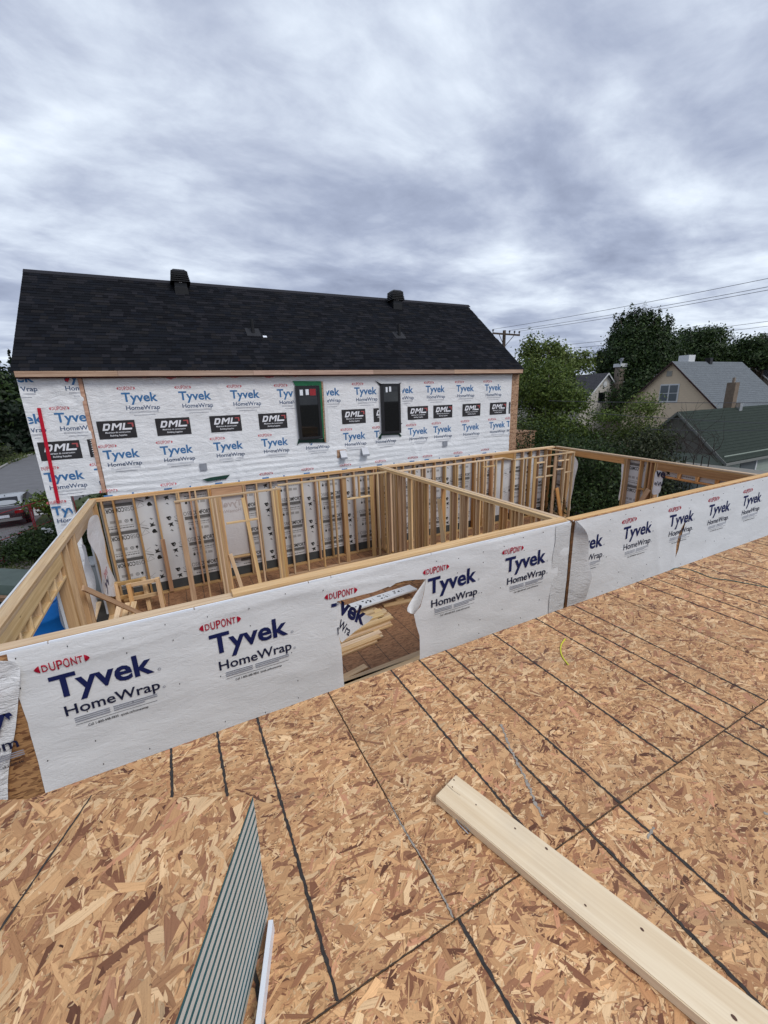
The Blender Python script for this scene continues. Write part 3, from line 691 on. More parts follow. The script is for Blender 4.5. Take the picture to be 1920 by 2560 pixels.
i2 = inner('pale inner stud wall running up to the double party wall', 10.7, 2.26, 5.48, [2.5, 2.9, 3.38, 3.8, (4.11, FT, -.519, 1), (4.56, -1.12, -.519, 0), (4.96, FT, -.519, 1), 5.15, 5.42])
lumber('blocking', (4.17, 10.7, -1.14), (4.89, 10.7, -1.14), .089, .038, (0, 1, 0), W_PALE, i2)
i3 = inner('pale inner stud wall along the back of the right room', 10.62, 5.75, 9.9, [6.2, 6.63, 7.04, 7.49, 7.96, 8.22, 8.70, 8.83, 9.13, 9.56, 9.85])
lumber('blocking', (9.0, 10.62, -.72), (9.5, 10.62, -.72), .089, .038, (0, 1, 0), W_PALE, i3)
i4 = inner('pale closet stud wall with ladder blocking in the far right corner', 10.12, 9.86, 12.74, [9.9, 10.25, 10.40, (10.84, FT, -.519, 1), 11.34, (11.80, FT, -.519, 1), 12.28, 12.70])
for zz, a, b in ((-.72, 10.9, 11.3), (-1.23, 10.9, 11.75), (-.9, 11.36, 11.75), (-1.05, 11.9, 12.3), (-.75, 12.0, 12.5), (-1.2, 12.3, 12.68)): lumber('blocking', (a, 10.16, zz), (b, 10.16, zz), .089, .038, (0, 1, 0), W_PALE, i4)
lumber('brace', (11.9, 10.05, -1.7), (12.25, 10.0, FT), .14, .038, (1, 0, 0), W_AMB, i4)
lumber('top_plate', (9.86, 10.17, -.499), (9.86, 10.57, -.499), .089, .038, (1, 0, 0), W_PALE, i4)
lumber('top_plate', (12.7, 10.17, -.499), (12.7, 11.28, -.499), .089, .038, (1, 0, 0), W_PALE, i4)

# ---- double party wall
pw = thing('party_wall', 'double stud party wall with twin top plates dividing the two rooms', 'wall', (PXc+.05, 8, FLOOR))
for j, (xc, off) in enumerate(((PXc-.045, 0.0), (PXc+.065, .2))):
    for zz in (ZP-.057, ZP-.019): lumber('top_plate', (xc, 4.565, zz), (xc, 11.295, zz), .089, .0375, (1, 0, 0), W_PALE, pw)
    lumber('bottom_plate', (xc, 4.565, FLOOR+.019), (xc, 11.295, FLOOR+.019), .089, .038, (1, 0, 0), W_TAN, pw)
    y = 4.60+off
    while y < 11.28:
        if not (j == 0 and 7.75 < y < 8.2): stud(pw, xc, y, FLOOR+.039, ZP-.077, .089, .038, rg.choice((W_TAN, W_TAN, W_PALE, W_AMB)), (1, 0, 0))
        y += .4064
for y in [4.6+.4064*i+.1 for i in range(16) if not 7.6 < 4.7+.4064*i < 8.3]+[4.6+.4064*i+.28 for i in range(0, 16, 2) if not 7.6 < 4.88+.4064*i < 8.3]: stud(pw, PXc+.065 if int(y*7) % 2 else PXc-.045, y, FLOOR+.039, ZP-.077, .089, .038, rg.choice((W_TAN, W_PALE)), (1, 0, 0))
for y in (11.24, 10.2, 10.15, 10.05, 9.1, 8.75): stud(pw, PXc-.045, y, FLOOR+.039, ZP-.077, .089, .038, W_TAN, (1, 0, 0))
lumber('brace', (PXc-.12, 7.95, -.75), (PXc-.12, 7.55, FLOOR+.05), .14, .038, (0, 1, 0), W_PALE, pw)

# ---- left wall with two openings
lw = thing('stud_wall', 'left stud wall of the framed room with heavy headers over two openings', 'wall', (LX-.07, 8, FLOOR))
xl = LX-.07
lumber('top_plate', (xl, 4.57, ZP-.019), (xl, BY-.003, ZP-.019), .14, .038, (1, 0, 0), W_PALE, lw)
lumber('top_plate', (xl, 4.57, ZP-.057), (xl, BY-.003, ZP-.057), .14, .0375, (1, 0, 0), W_PALE, lw)
for xx in (LX-.022, LX-.118): lumber('header', (xx, 4.57, ZP-.18), (xx, 7.52, ZP-.18), .205, .038, (0, 0, 1), W_PALE, lw)
for xx in (LX-.022, LX-.118): lumber('header', (xx, 8.66, ZP-.18), (xx, 10.62, ZP-.18), .205, .038, (0, 0, 1), W_PALE, lw)
lumber('window_head', (xl, 4.57, -.885), (xl, 7.52, -.885), .14, .038, (1, 0, 0), W_PALE, lw)
for y in (4.6, 5.0, 5.35, 5.75, 6.15, 6.55, 6.95, 7.3): lumber('cripple', (xl, y, -.866), (xl, y, ZP-.284), .14, .038, (1, 0, 0), W_PALE, lw)
for y in (7.54, 7.60, 7.98, 8.36, 8.58, 8.64, 10.64, 10.70, 11.05, 11.2, 11.26): stud(lw, xl, y, FLOOR+.039, ZP-.077, .14, .038, W_TAN, (1, 0, 0))
lumber('bottom_plate', (xl, 7.5, FLOOR+.019), (xl, BY-.003, FLOOR+.019), .14, .038, (1, 0, 0), W_TAN, lw)
MB().box(LX-.165, LX-.142, 4.45, 11.44, ZP-.30, ZP+.004).build('sheathing_edge', [PANEL_W], lw, T((LX-.15, 8, ZP)))
MB().box(LX-.172, LX-.1655, 4.45, 11.44, ZP-.32, ZP-.006).build('sheathing_edge', [plain('maroon_edge', S(96, 40, 48), .6, .2)], lw, T((LX-.17, 8, ZP)))
for (a, b, zlo, zhi) in ((7.52, 8.66, -3.0, -.73), (10.62, 11.44, -3.0, -.73)):
    MB().box(LX-.18, LX-.142, a, b, zlo, zhi).build('sheathing_board', [PANEL_W], lw, T((LX-.16, a, zlo)))

# ---- right wall (a little out of square)
R0, R1 = Vector((13.1, 11.3, 0)), Vector((12.05, 4.5, 0)); RU = (R1-R0).normalized(); RN = Vector((RU.y, -RU.x, 0)); RN = RN if RN.x < 0 else -RN
RL = (R1-R0).length
rw = thing('stud_wall', 'right stud wall with a tall torn opening and a wide header opening', 'wall', (12.6, 8, FLOOR))
def rp(s, d, z): p = R0+RU*s-RN*d; return Vector((p.x, p.y, z))
for k, zz in enumerate((ZP-.057, ZP-.019)): lumber('top_plate', rp(0, .07, zz), rp(RL-.09, .07, zz), .14, .0375, RN, W_PALE if k else W_TAN, rw)
lumber('bottom_plate', rp(0, .07, FLOOR+.019), rp(RL-.09, .07, FLOOR+.019), .14, .038, RN, W_TAN, rw)
lumber('header', rp(.80, .022, ZP-.165), rp(3.17, .022, ZP-.165), .175, .038, (0, 0, 1), W_AMB, rw)
lumber('header', rp(4.30, .022, ZP-.175), rp(6.66, .022, ZP-.175), .19, .038, (0, 0, 1), W_AMB, rw)
lumber('window_head', rp(4.36, .07, -.86), rp(6.65, .07, -.86), .14, .038, RN, W_AMB, rw)
for s in (4.38, 4.95, 5.45, 5.95, 6.4): lumber('cripple', rp(s, .07, -.84), rp(s, .07, ZP-.272), .14, .038, RN, W_AMB, rw)
for s in (.06, .45, .62, .68, .74, 3.2, 3.26, 3.75, 3.98, 4.1, 4.24, 4.30, 6.68, 6.74): stud(rw, *rp(s, .07, 0).xy, FLOOR+.039, ZP-.077, .14, .038, rg.choice((W_TAN, W_AMB)), RN)
def rpanel(s0, w, z0, h, flip, x0=0.0):
    M = Matrix(((RU.x, -RN.x, 0, rp(s0, .143, z0).x), (RU.y, -RN.y, 0, rp(s0, .143, z0).y), (0, 0, 1, z0), (0, 0, 0, 1)))
    # local x must run left to right as seen from inside: along RU; printed face towards RN
    comfort_panel(rw, M, w, h, flip, x0)
rpanel(0.0, .72, ZS, -.47-ZS, False, .5); rpanel(3.19, 1.14, ZS, -.47-ZS, True); rpanel(4.36, 2.30, -.84, .2, False, 0); rpanel(6.70, .10, ZS, -.47-ZS, False, .5)
for z in (-1.35,): lumber('blocking', rp(3.78, .07, z), rp(3.96, .07, z), .14, .038, RN, W_AMB, rw)
lumber('brace', rp(3.6, -.10, -2.6), rp(4.22, -.10, -1.28), .14, .038, RU, W_TAN, rw)

# ---- near wall wrapped in printed film
nw = thing('wrapped_wall', 'nearest wall wrapped in white printed film with a torn door hole', 'wall', (2, NY, FLOOR))
nw2 = thing('wrapped_wall', 'right hand wrapped wall beyond the vertical joint, film loose at its left end', 'wall', (8.8, NY, FLOOR))
yc = NY+.04+.07
lumber('top_plate', (-2.1, yc, ZP-.019), (5.60, yc, ZP-.019), .14, .038, (0, 1, 0), W_PALE, nw)
lumber('top_plate', (-2.1, yc, ZP-.057), (5.60, yc, ZP-.057), .14, .0375, (0, 1, 0), W_TAN, nw)
lumber('top_plate', (.33, yc-.004, ZP+.0195), (5.52, yc-.004, ZP+.0195), .14, .038, (0, 1, 0), W_PALE, nw)
lumber('top_plate', (5.64, yc, ZP-.019), (13.6, yc, ZP-.019), .14, .038, (0, 1, 0), W_TAN, nw2)
lumber('top_plate', (5.64, yc, ZP-.057), (13.6, yc, ZP-.057), .14, .0375, (0, 1, 0), W_TAN, nw2)
for x in np.arange(-1.95, 5.6, .4064):
    if 1.35 < x < 2.95: continue
    stud(nw, x, yc, FLOOR+.039, ZP-.077)
for x in (1.42, 1.46, 2.86, 2.90): stud(nw, x, yc, FLOOR+.039, ZP-.077)
lumber('header', (1.48, yc, ZP-.15), (2.84, yc, ZP-.15), .14, .14, (0, 0, 1), W_TAN, nw)
for a, b in ((-2.1, 1.4), (2.92, 5.6)): lumber('bottom_plate', (a, yc, FLOOR+.019), (b, yc, FLOOR+.019), .14, .038, (0, 1, 0), W_TAN, nw)
for x in np.arange(5.7, 13.5, .4064): stud(nw2, x, yc, FLOOR+.039, ZP-.077)
lumber('bottom_plate', (5.64, yc, FLOOR+.019), (13.6, yc, FLOOR+.019), .14, .038, (0, 1, 0), W_TAN, nw2)
# boards under the film: strand board, white board edge showing along the top
for a, b, zlo, zhi in ((-2.1, -1.30, -3.3, -.45), (-1.29, -.07, -3.3, -.45), (-.06, 1.16, -3.3, -.45), (1.17, 1.44, -3.3, -.45), (1.45, 2.87, -.76, -.45), (2.88, 4.36, -3.3, -.45), (4.37, 5.585, -3.3, -.45)):
    MB().box(a, b, NY, NY+.038, zlo, zhi).build('sheathing_board', [OSB_FAR], nw, T((a, NY, zlo)))
    MB().box(a, b, NY+.002, NY+.024, zhi, ZP-.004).build('foam_edge', [WHITE], nw, T((a, NY, zhi)))
for a in np.arange(5.635, 13.5, 1.22):
    b = min(a+1.218, 13.6); MB().box(a, b, NY, NY+.038, -3.3, ZP-.01).build('sheathing_board', [OSB_FAR], nw2, T((a, NY, -3.3)))
def W1(x, z):   # creased surface of the film on the near wall
    d = .014*noise.noise((x*.9, z*1.7, 3.1))+.009*noise.noise((x*2.1+z*1.2, z*4.2, 8.2))
    top = max(0, min(1, (z+.62)/.2)); d += top*.012*math.sin(z*70+3*noise.noise((x*.7, 0, 1)))*noise.noise((x*.6, 2.0, 5))
    r = noise.noise((x*1.3, z*2.4, 12.7)); d += .012*max(0, .25-abs(r))*noise.noise((x*.5, z*.5, 20.))
    if -2.05 < x < 2.3 and z > -.72: d += .012*math.exp(-((z+.60-.06*math.sin(x*1.7))/.018)**2)*(-1.0)+.01*math.exp(-((z+.53-.03*x)/.02)**2)*(-.8)
    return NY-.020+d*.9
def film_mesh(name, outline, surf, m, parent, step, M, keep=None):
    """film inside an outline (list of loops of (x, z)); constrained triangulation with interior points"""
    vs = []; es = []
    for lp in outline:
        b = len(vs); pts = []
        for (xa, za), (xb, zb) in zip(lp, lp[1:]+lp[:1]):
            n = max(1, int(math.hypot(xb-xa, zb-za)/step)); pts += [(xa+(xb-xa)*i/n, za+(zb-za)*i/n) for i in range(n)]
        vs += pts; es += [(b+i, b+(i+1) % len(pts)) for i in range(len(pts))]
    xs = [v[0] for v in vs]; zs = [v[1] for v in vs]
    def inside(x, z):
        c = False
        for lp in outline:
            for (xa, za), (xb, zb) in zip(lp, lp[1:]+lp[:1]):
                if (za > z) != (zb > z) and x < (xb-xa)*(z-za)/(zb-za)+xa: c = not c
        return c
    rr = random.Random(2); x = min(xs)+step
    row = 0
    while x < max(xs):
        z = min(zs)+step*(.5 if row % 2 else 1)
        while z < max(zs):
            p = (x+rr.uniform(-.1, .1)*step, z+rr.uniform(-.1, .1)*step)
            if inside(*p): vs.append(p)
            z += step
        x += step; row += 1
    ov, oe, of, *_ = delaunay_2d_cdt([Vector(v) for v in vs], es, [], 0, 1e-5)
    fs = [tuple(reversed(f)) for f in of if inside(sum(ov[i].x for i in f)/len(f), sum(ov[i].y for i in f)/len(f))]
    inv = M.inverted()
    return mk(name, mesh(name, [inv @ Vector((v.x, surf(v.x, v.y), v.y)) for v in ov], fs, m, smooth=True), parent, M)
def P2(p, Y=NY-.016): v = onY(*p, Y); return (v.x, v.z)
zN = lambda x, y: (x*.1809, 1600+y*.1809)
hole = [z7(215, 430), z7(330, 400), z7(430, 375), z7(560, 340), z7(690, 310), z7(790, 275), z7(880, 240), z7(905, 246), z7(980, 195), z7(1090, 165), z7(1230, 150), z7(1372, 143), z7(1345, 330), z7(1300, 500), z7(1215, 600), z7(1250, 750), z7(1290, 880), z7(1292, 1190)]
hp = [P2(p) for p in hole]
left = [zN(95, 150), zN(97, 190), zN(115, 275), zN(200, 600), zN(262, 800), zN(318, 960), zN(385, 1140), zN(420, 1320), zN(470, 1480), zN(530, 1680), zN(580, 1900), zN(640, 2130)]
lp = [P2(p) for p in left]
ztop = ZP-.012
ol = [(lp[0][0], ztop)]+lp+[(lp[-1][0]+.1, -3.25), (hp[0][0]+.02, -3.25)]+[P2(z7(315, 1545)), P2(z7(272, 1030)), P2(z7(240, 870))]+hp+[(hp[-1][0], -3.25), (5.565, -3.25), (5.565, ztop)]
wrap1 = film_mesh('house_wrap', [ol], W1, [WRAP], nw, .045, T((2, NY, -2)))
def in_hole(x, z, grow=.0):
    c = False
    P = [P2(z7(315, 1545)), P2(z7(272, 1030)), P2(z7(240, 870))]+hp+[(hp[-1][0], -3.3), (hp[0][0], -3.3)]
    for (xa, za), (xb, zb) in zip(P, P[1:]+P[:1]):
        if (za > z) != (zb > z) and x < (xb-xa)*(z-za)/(zb-za)+xa: c = not c
    return c
T0 = -1.36
for k in range(5):
    put_print(LOGO, T0+1.387*k, -.765, W1, INKS_N, wrap1, (lambda x, z: not in_hole(x, z)) if k == 2 else None, lift=.009)
# right hand film with a slit and a loose curling end
def W2(x, z):
    d = .010*noise.noise((x*.8+7, z*1.5, 1.1))+.006*noise.noise((x*1.7, z*3.8, 4.2))
    d += .016*math.exp(-((x-7.9+.35*(z+.8))/.10)**2)*max(0, min(1, (-.45-z)/.5))*(-.7)+.012*math.exp(-((x-8.55+.2*(z+.8))/.06)**2)*(-1)
    return NY-.018+d
slit = [P2(z6(1180, 500)), P2(z6(1150, 560)), P2(z6(1132, 600)), P2(z6(1118, 660)), P2(z6(1108, 745)), P2(z6(1128, 700)), P2(z6(1145, 620)), P2(z6(1165, 550))]
le = [P2(z6(*p)) for p in ((505, 520), (560, 600), (575, 640), (545, 700), (560, 900), (560, 1000))]
wrap2 = film_mesh('house_wrap', [[(le[0][0]-.02, ztop+.0)]+le+[(le[-1][0], -3.25), (13.58, -3.25), (13.58, ztop)], slit], W2, [WRAP], nw2, .055, T((8.8, NY, -2)))
for k in range(5, 11):
    put_print(LOGO, T0+1.3885*k, -.765, W2, INKS_N, wrap2, (lambda x, z: x > le[3][0]+.02) if k == 5 else None)
flap = MB()
fr = [[(505, 512), (520, 530), (575, 575)], [(492, 600), (545, 620), (600, 640)], [(480, 720), (555, 740), (585, 760)], [(470, 830), (560, 840), (620, 850)], [(462, 920), (540, 925), (600, 900)], [(450, 1010), (500, 1010), (572, 1005)], [(445, 1060), (490, 1060), (540, 1060)]]
for i, r in enumerate(fr):
    for j, p in enumerate(r): p = (p[0]+(16 if j == 0 else 4), p[1]); flap.v.append(onY(*z6(*p), NY-.03-(.05+.03*math.sin(i*1.7+j))*j))
for i in range(len(fr)-1):
    for j in range(2): a = i*3+j; flap.f.append((a, a+1, a+4, a+3)); flap.m.append(0)
fo = flap.build('loose_film', [WRAPB], nw2, T((5.9, NY, -1.2)), smooth=True)
md = fo.modifiers.new('s', 'SUBSURF'); md.levels = md.render_levels = 2
# film tail turned round the joint on the left sheet, and the bare board edge of the joint
MB().box(5.572, 5.634, NY-.034, NY+.05, -3.3, ZP-.002).build('joint_strip', [wood('weathered_edge', S(120, 88, 60), S(70, 48, 34))], nw, T((5.6, NY, -3)))
tl = MB(); vs, fs = [], []
for i in range(9):
    z = ztop-.25*i
    for j in range(4): vs.append(Vector((5.20+.12*j+(.02*math.sin(i*2) if j == 0 else 0), NY-.028-.006*math.sin(i*1.3+j), z)))
fs = [(i*4+j, i*4+j+1, i*4+j+5, i*4+j+4) for i in range(8) for j in range(3)]
tl.add(vs, fs).build('film_overlap', [WRAPB], nw, T((5.4, NY, -1)), smooth=True)
# flap folded outwards at the right of the hole
fm = MB(); A1 = [(1372, 143), (1345, 330), (1300, 500), (1216, 600)]; A2 = [(1370, 148), (1230, 340), (1100, 548), (1165, 585)]
for i in range(4):
    for j in range(4):
        t = j/3; a, b = A1[i], A2[i]; p = (a[0]+(b[0]-a[0])*t, a[1]+(b[1]-a[1])*t)
        fm.v.append(onY(*z7(*p), NY-.03-.16*math.sin(t*2.2)*(i/3)))
for i in range(3):
    for j in range(3): fm.f.append((i*4+j, i*4+j+1, i*4+j+5, i*4+j+4)); fm.m.append(0)
fo = fm.build('torn_flap', [WRAPB], nw, T((2.6, NY, -1)), smooth=True); md = fo.modifiers.new('s', 'SUBSURF'); md.levels = md.render_levels = 2
# flap folded inwards at the left of the hole, print showing
H0, H1, TP = onY(*z7(215, 432), NY+.0), onY(*z7(262, 940), NY+.0), onY(*z7(690, 632), NY+.5)
fn = (H1-H0).cross(TP-H0).normalized()
fp = [(215, 432), (250, 450), (300, 505), (360, 545), (430, 572), (560, 602), (690, 632), (640, 690), (540, 760), (450, 825), (360, 900), (285, 965), (262, 940), (240, 860), (225, 640)]
pts = [onP(*z7(*p), H0, fn) for p in fp]
fl_ = MB(); fl_.add(pts, [tuple(range(len(pts)))]); fo = fl_.build('torn_flap', [WRAP], nw, T(H0))
def flap_text(txt, a, b, cap, off, ink):
    p0, p1 = onP(*z7(*a), H0, fn), onP(*z7(*b), H0, fn); u = (p1-p0); L = u.length; u.normalize(); nn = fn if fn.y < 0 else -fn
    v = nn.cross(u); v = v if v.z > 0 else -v
    vs, fs, w = glyphs(txt, off); return mesh('flap_print', [p0+u*(x*L/w)+v*(y*cap/CAP)+nn*.006-p0 for x, y in vs], fs, ink), T(p0)
for txt, a, b, cap, off, ink in (('vek', (222, 570), (560, 735), .21, .035, INK_B), ('Wra', (225, 770), (370, 880), .11, .012, INK_K)):
    me, M = flap_text(txt, a, b, cap, off, ink); mk('printed_letters', me, fo, M)
# hanging film at the near wall's left end
lf = MB(); rows_ = [[(0, 280), (150, 290), (190, 300), (280, 350)], [(0, 400), (120, 400), (210, 420), (282, 440)], [(0, 540), (120, 560), (200, 560), (272, 590)], [(0, 800), (100, 800), (190, 800), (255, 800)], [(0, 1000), (100, 1000), (170, 1020), (235, 1050)], [(0, 1320), (90, 1320), (150, 1320), (205, 1320)], [(0, 1640), (60, 1640), (100, 1640), (135, 1640)], [(0, 2100), (40, 2100), (70, 2080), (95, 2000)], [(0, 2500), (40, 2500), (80, 2500), (130, 2500)]]
for i, r in enumerate(rows_):
    for j, p in enumerate(r):
        p = (p[0]-(260 if j == 0 else 0), p[1]); lf.v.append(onY(*zN(*p), NY-.05-.02*math.sin(i*2.1+j*1.4)))
for i in range(len(rows_)-1):
    for j in range(3): a = i*4+j; lf.f.append((a, a+1, a+5, a+4)); lf.m.append(0)
lfo = lf.build('hanging_film', [WRAPH], nw, T((-1.7, NY, -1)), smooth=True); md = lfo.modifiers.new('s', 'SUBSURF'); md.levels = md.render_levels = 2
vx = onY(*zN(245, 880), NY).x
put_print(LOGO, vx-.43, onY(*zN(100, 870), NY).z+.03, lambda x, z: NY-.078, INKS_N, lfo, lambda x, z: x < onY(*zN(245-(0 if z > -1.0 else 70), 1000), NY).x)
st = MB()
rr = random.Random(6)
for x, z in [(-1.55+.4064*i+rr.uniform(-.03, .03), z+rr.uniform(-.05, .05)) for i in range(34) for z in (-.53, -.75, -1.25, -1.62, -1.9) if z == -.53 or rr.random() < .55]:
    if in_hole(x, z) or 1.4 < x < 2.9: continue
    y = (W1 if x < 5.5 else W2)(x, z)-.005
    if 5.1 < x < 6.2: continue
    st.box(x-.003, x+.003, y-.002, y+.006, z-.006, z+.006)
st.build('staples', [flat('staple_dark', S(38, 36, 40))], nw, T((2, NY, -1)), 'stuff')
# film flaps on the left wall's openings
def strip_on(parent, plane_x, px, m, name='hanging_film', wob=.05, sub=2):
    s = MB(); n = len(px[0])
    for i, r in enumerate(px):
        for j, p in enumerate(r): v = onX(*zB(*p), plane_x); v.x += wob*math.sin(i*1.9+j*2.3); s.v.append(v)
    for i in range(len(px)-1):
        for j in range(n-1): a = i*n+j; s.f.append((a, a+1, a+n+1, a+n)); s.m.append(0)
    o = s.build(name, [m], parent, T(s.v[0]), smooth=True); md = o.modifiers.new('s', 'SUBSURF'); md.levels = md.render_levels = sub; return o
strip_on(lw, LX-.2, [[(915, 640), (960, 650)], [(960, 780), (1025, 740)], [(980, 900), (1040, 880)], [(1010, 1080), (1085, 1060)], [(1035, 1300), (1110, 1280)], [(1060, 1540), (1165, 1530)]], WRAPH)
fb = strip_on(lw, LX+.07, [[(1030, 330), (1100, 300), (1160, 325)], [(985, 440), (1070, 470), (1165, 480)], [(1010, 600), (1120, 600), (1200, 620)], [(1090, 700), (1150, 760), (1230, 800)], [(1150, 900), (1200, 920), (1280, 950)], [(1175, 1100), (1250, 1080), (1330, 1080)], [(1210, 1240), (1280, 1250), (1350, 1260)]], WRAPH, wob=.03)
fc = strip_on(lw, LX-.24, [[(690, 1050), (790, 1050), (880, 1050)], [(640, 1250), (790, 1250), (880, 1250)], [(690, 1450), (800, 1450), (910, 1450)], [(730, 1640), (830, 1640), (940, 1640)]], WRAPH, wob=.02)
q = Print(); q.text('Ho', 0, .36, 0, .2, 0, .02); q.text('Ty', -.05, .36, .34, .26, 0, .03)
p0 = onX(*zB(735, 1340), LX-.21); mk('printed_letters', mesh('print', [(.03, x, y) for x, y in q.v], q.f, INK_K), fc, T(p0))
q = Print(); q.text('DUPONT', 0, .42, 0, .13, 0, .03)
p0 = onX(*zB(1180, 1060), LX+.08); mk('printed_letters', mesh('print', [(.05, x, y) for x, y in q.v], q.f, INK_R), fb, T(p0))
q = Print(); q.text('yv', 0, .5, 0, .24, 0, .035)
p0 = onX(*zB(1195, 1200), LX+.08); mk('printed_letters', mesh('print', [(.05, x, y) for x, y in q.v], q.f, INK_B), fb, T(p0))
# film flaps on the right wall
def rstrip(px, m, d=.0, wob=.05):
    s = MB(); n = len(px[0]); P = rp(0, d, 0)
    for i, r in enumerate(px):
        for j, p in enumerate(r): v = onP(*z6(*p), P, RN); s.v.append(v+RN*wob*math.sin(i*2.2+j*1.9))
    for i in range(len(px)-1):
        for j in range(n-1): a = i*n+j; s.f.append((a, a+1, a+n+1, a+n)); s.m.append(0)
    o = s.build('hanging_film', [m], rw, T(s.v[0]), smooth=True); md = o.modifiers.new('s', 'SUBSURF'); md.levels = md.render_levels = 2; return o
ra = rstrip([[(498, 130), (505, 135), (508, 140)], [(497, 180), (520, 182), (542, 186)], [(490, 250), (505, 260), (520, 262)], [(480, 330), (490, 330), (503, 330)], [(465, 400), (475, 405), (490, 400)], [(455, 440), (475, 450), (493, 440)], [(465, 462), (480, 470), (488, 468)]], WRAPH, .05)
rstrip([[(792, 172), (815, 190)], [(795, 210), (810, 215)], [(785, 300), (800, 300)], [(768, 410), (788, 410)]], WRAPH, .05)
rc = rstrip([[(992, 226), (1015, 228), (1038, 232)], [(985, 270), (1010, 275), (1036, 280)], [(978, 320), (1003, 325), (1028, 325)], [(965, 372), (992, 372), (1018, 366)]], WRAPH, -.01, .01)
q = Print(); q.text('ve', 0, .3, 0, .22, 0, .035); q.text('eW', 0, .28, -.26, .12, 0, .015)
p0 = onP(*z6(992, 262), rp(0, -.05, 0), RN); mk('printed_letters', mesh('print', [RU*x+Vector((0, 0, y)) for x, y in q.v], q.f, INK_K), rc, T(p0))
# ------------------------------------------------------------ loose timber and boards inside the rooms
rg = random.Random(21)
Yd = Vector((.995, .10, 0)).normalized(); pd = Vector((-Yd.y, Yd.x, 0))
pile = [(3.05, 6.62, 0), (3.20, 6.74, 0), (3.14, 6.87, 0), (3.55, 7.02, 0), (3.60, 7.16, 0), (3.66, 7.31, 0), (3.7, 7.46, 0), (3.72, 7.62, 0), (3.62, 7.78, 0),
        (3.08, 6.67, 1), (3.18, 6.80, 1), (3.60, 7.06, 1), (3.52, 7.20, 1), (3.68, 7.34, 1), (3.30, 7.47, 1), (3.66, 7.60, 1), (3.50, 7.74, 1),
        (3.58, 7.11, 2), (3.38, 7.26, 2), (3.62, 7.42, 2), (3.40, 7.58, 2), (3.60, 7.10, 3), (3.5, 7.30, 3)]
for (x, y, l) in pile:
    z = FLOOR+.020+l*.0388; e = Vector((x+rg.uniform(-.04, .04), y, z)); L = 3.3+rg.uniform(-.2, .2)
    b = lumber('timber', e-Yd*L, e, .128, .038, pd, W_PALE)
    tag(b, 'pale board in the timber pile seen through the torn hole', 'board', 'boards in the pile behind the hole')
def floor_board(a, b, w, label, t=.038, z=FLOOR, m=W_PALE):
    p, q = onZ(*a, z+t), onZ(*b, z+t); p.z = q.z = z+t/2+.001
    d = (q-p).normalized(); return tag(lumber('timber', p, q, w, t, (-d.y, d.x, 0), m), label, 'board')
floor_board(z7(250, 1500), z7(1330, 1085), .14, 'long floor board just beyond the torn hole, farther of two')
floor_board(z7(180, 1560), z7(1340, 1150), .14, 'long floor board just beyond the torn hole, nearer of two')
floor_board(z7(250, 1440), z7(595, 1262), .13, 'short loose board on the floor left of the two long floor boards', m=W_TAN)
floor_board(z7(820, 480), z7(1330, 385), .14, 'single board on the floor behind the timber pile, right of it', m=W_TAN)
wp = thing('insulated_board', 'white printed insulated board lying tilted across the timber pile', 'board', onZ(*z7(700, 400), FLOOR+.2))
a, b = onZ(*z7(420, 540), FLOOR+.30), onZ(*z7(1260, 262), FLOOR+.24); u = (b-a).normalized(); n = Vector((0, 0, 1)); v = n.cross(u).normalized(); nn = u.cross(v)
MP = Matrix(((u.x, v.x, nn.x, a.x-u.x*.5), (u.y, v.y, nn.y, a.y-u.y*.5), (u.z, v.z, nn.z, a.z), (0, 0, 0, 1)))
Lp = (b-a).length+.5
mk('foam_layer', mesh('foam', [(x, y, z) for z in (-.036, 0) for x, y in ((0, 0), (Lp, 0), (Lp, .30), (0, .30))], BF, PANEL_W), wp, MP)
pq = Print(); x = .15; q = random.Random(4)
while x < Lp-.3:
    for _ in range(7):
        cx, cy, r = x+q.uniform(-.09, .09), .15+q.uniform(-.08, .08), q.uniform(.012, .035); pq.poly([(cx+r*q.uniform(.5, 1.2)*math.cos(k*1.05), cy+r*q.uniform(.5, 1.2)*math.sin(k*1.05)) for k in range(6)], 0)
    pq.rect(x+.16, .08, x+.165, .22, 0); x += .42
mk('printed_marks', mesh('print', [(x, y, .0035) for x, y in pq.v], pq.f, PRINT_K), wp, MP, 'stuff')
for k in range(2):
    p = a+u*(.9*k+.5)+v*.15; sup = lumber('offcut', Vector((p.x-.1, p.y, FLOOR+.020)), Vector((p.x+.1, p.y, FLOOR+.020)), .1, .038, v, W_TAN)
    tag(sup, 'small timber offcut under the tilted white board', 'offcut', 'offcuts under the white board')
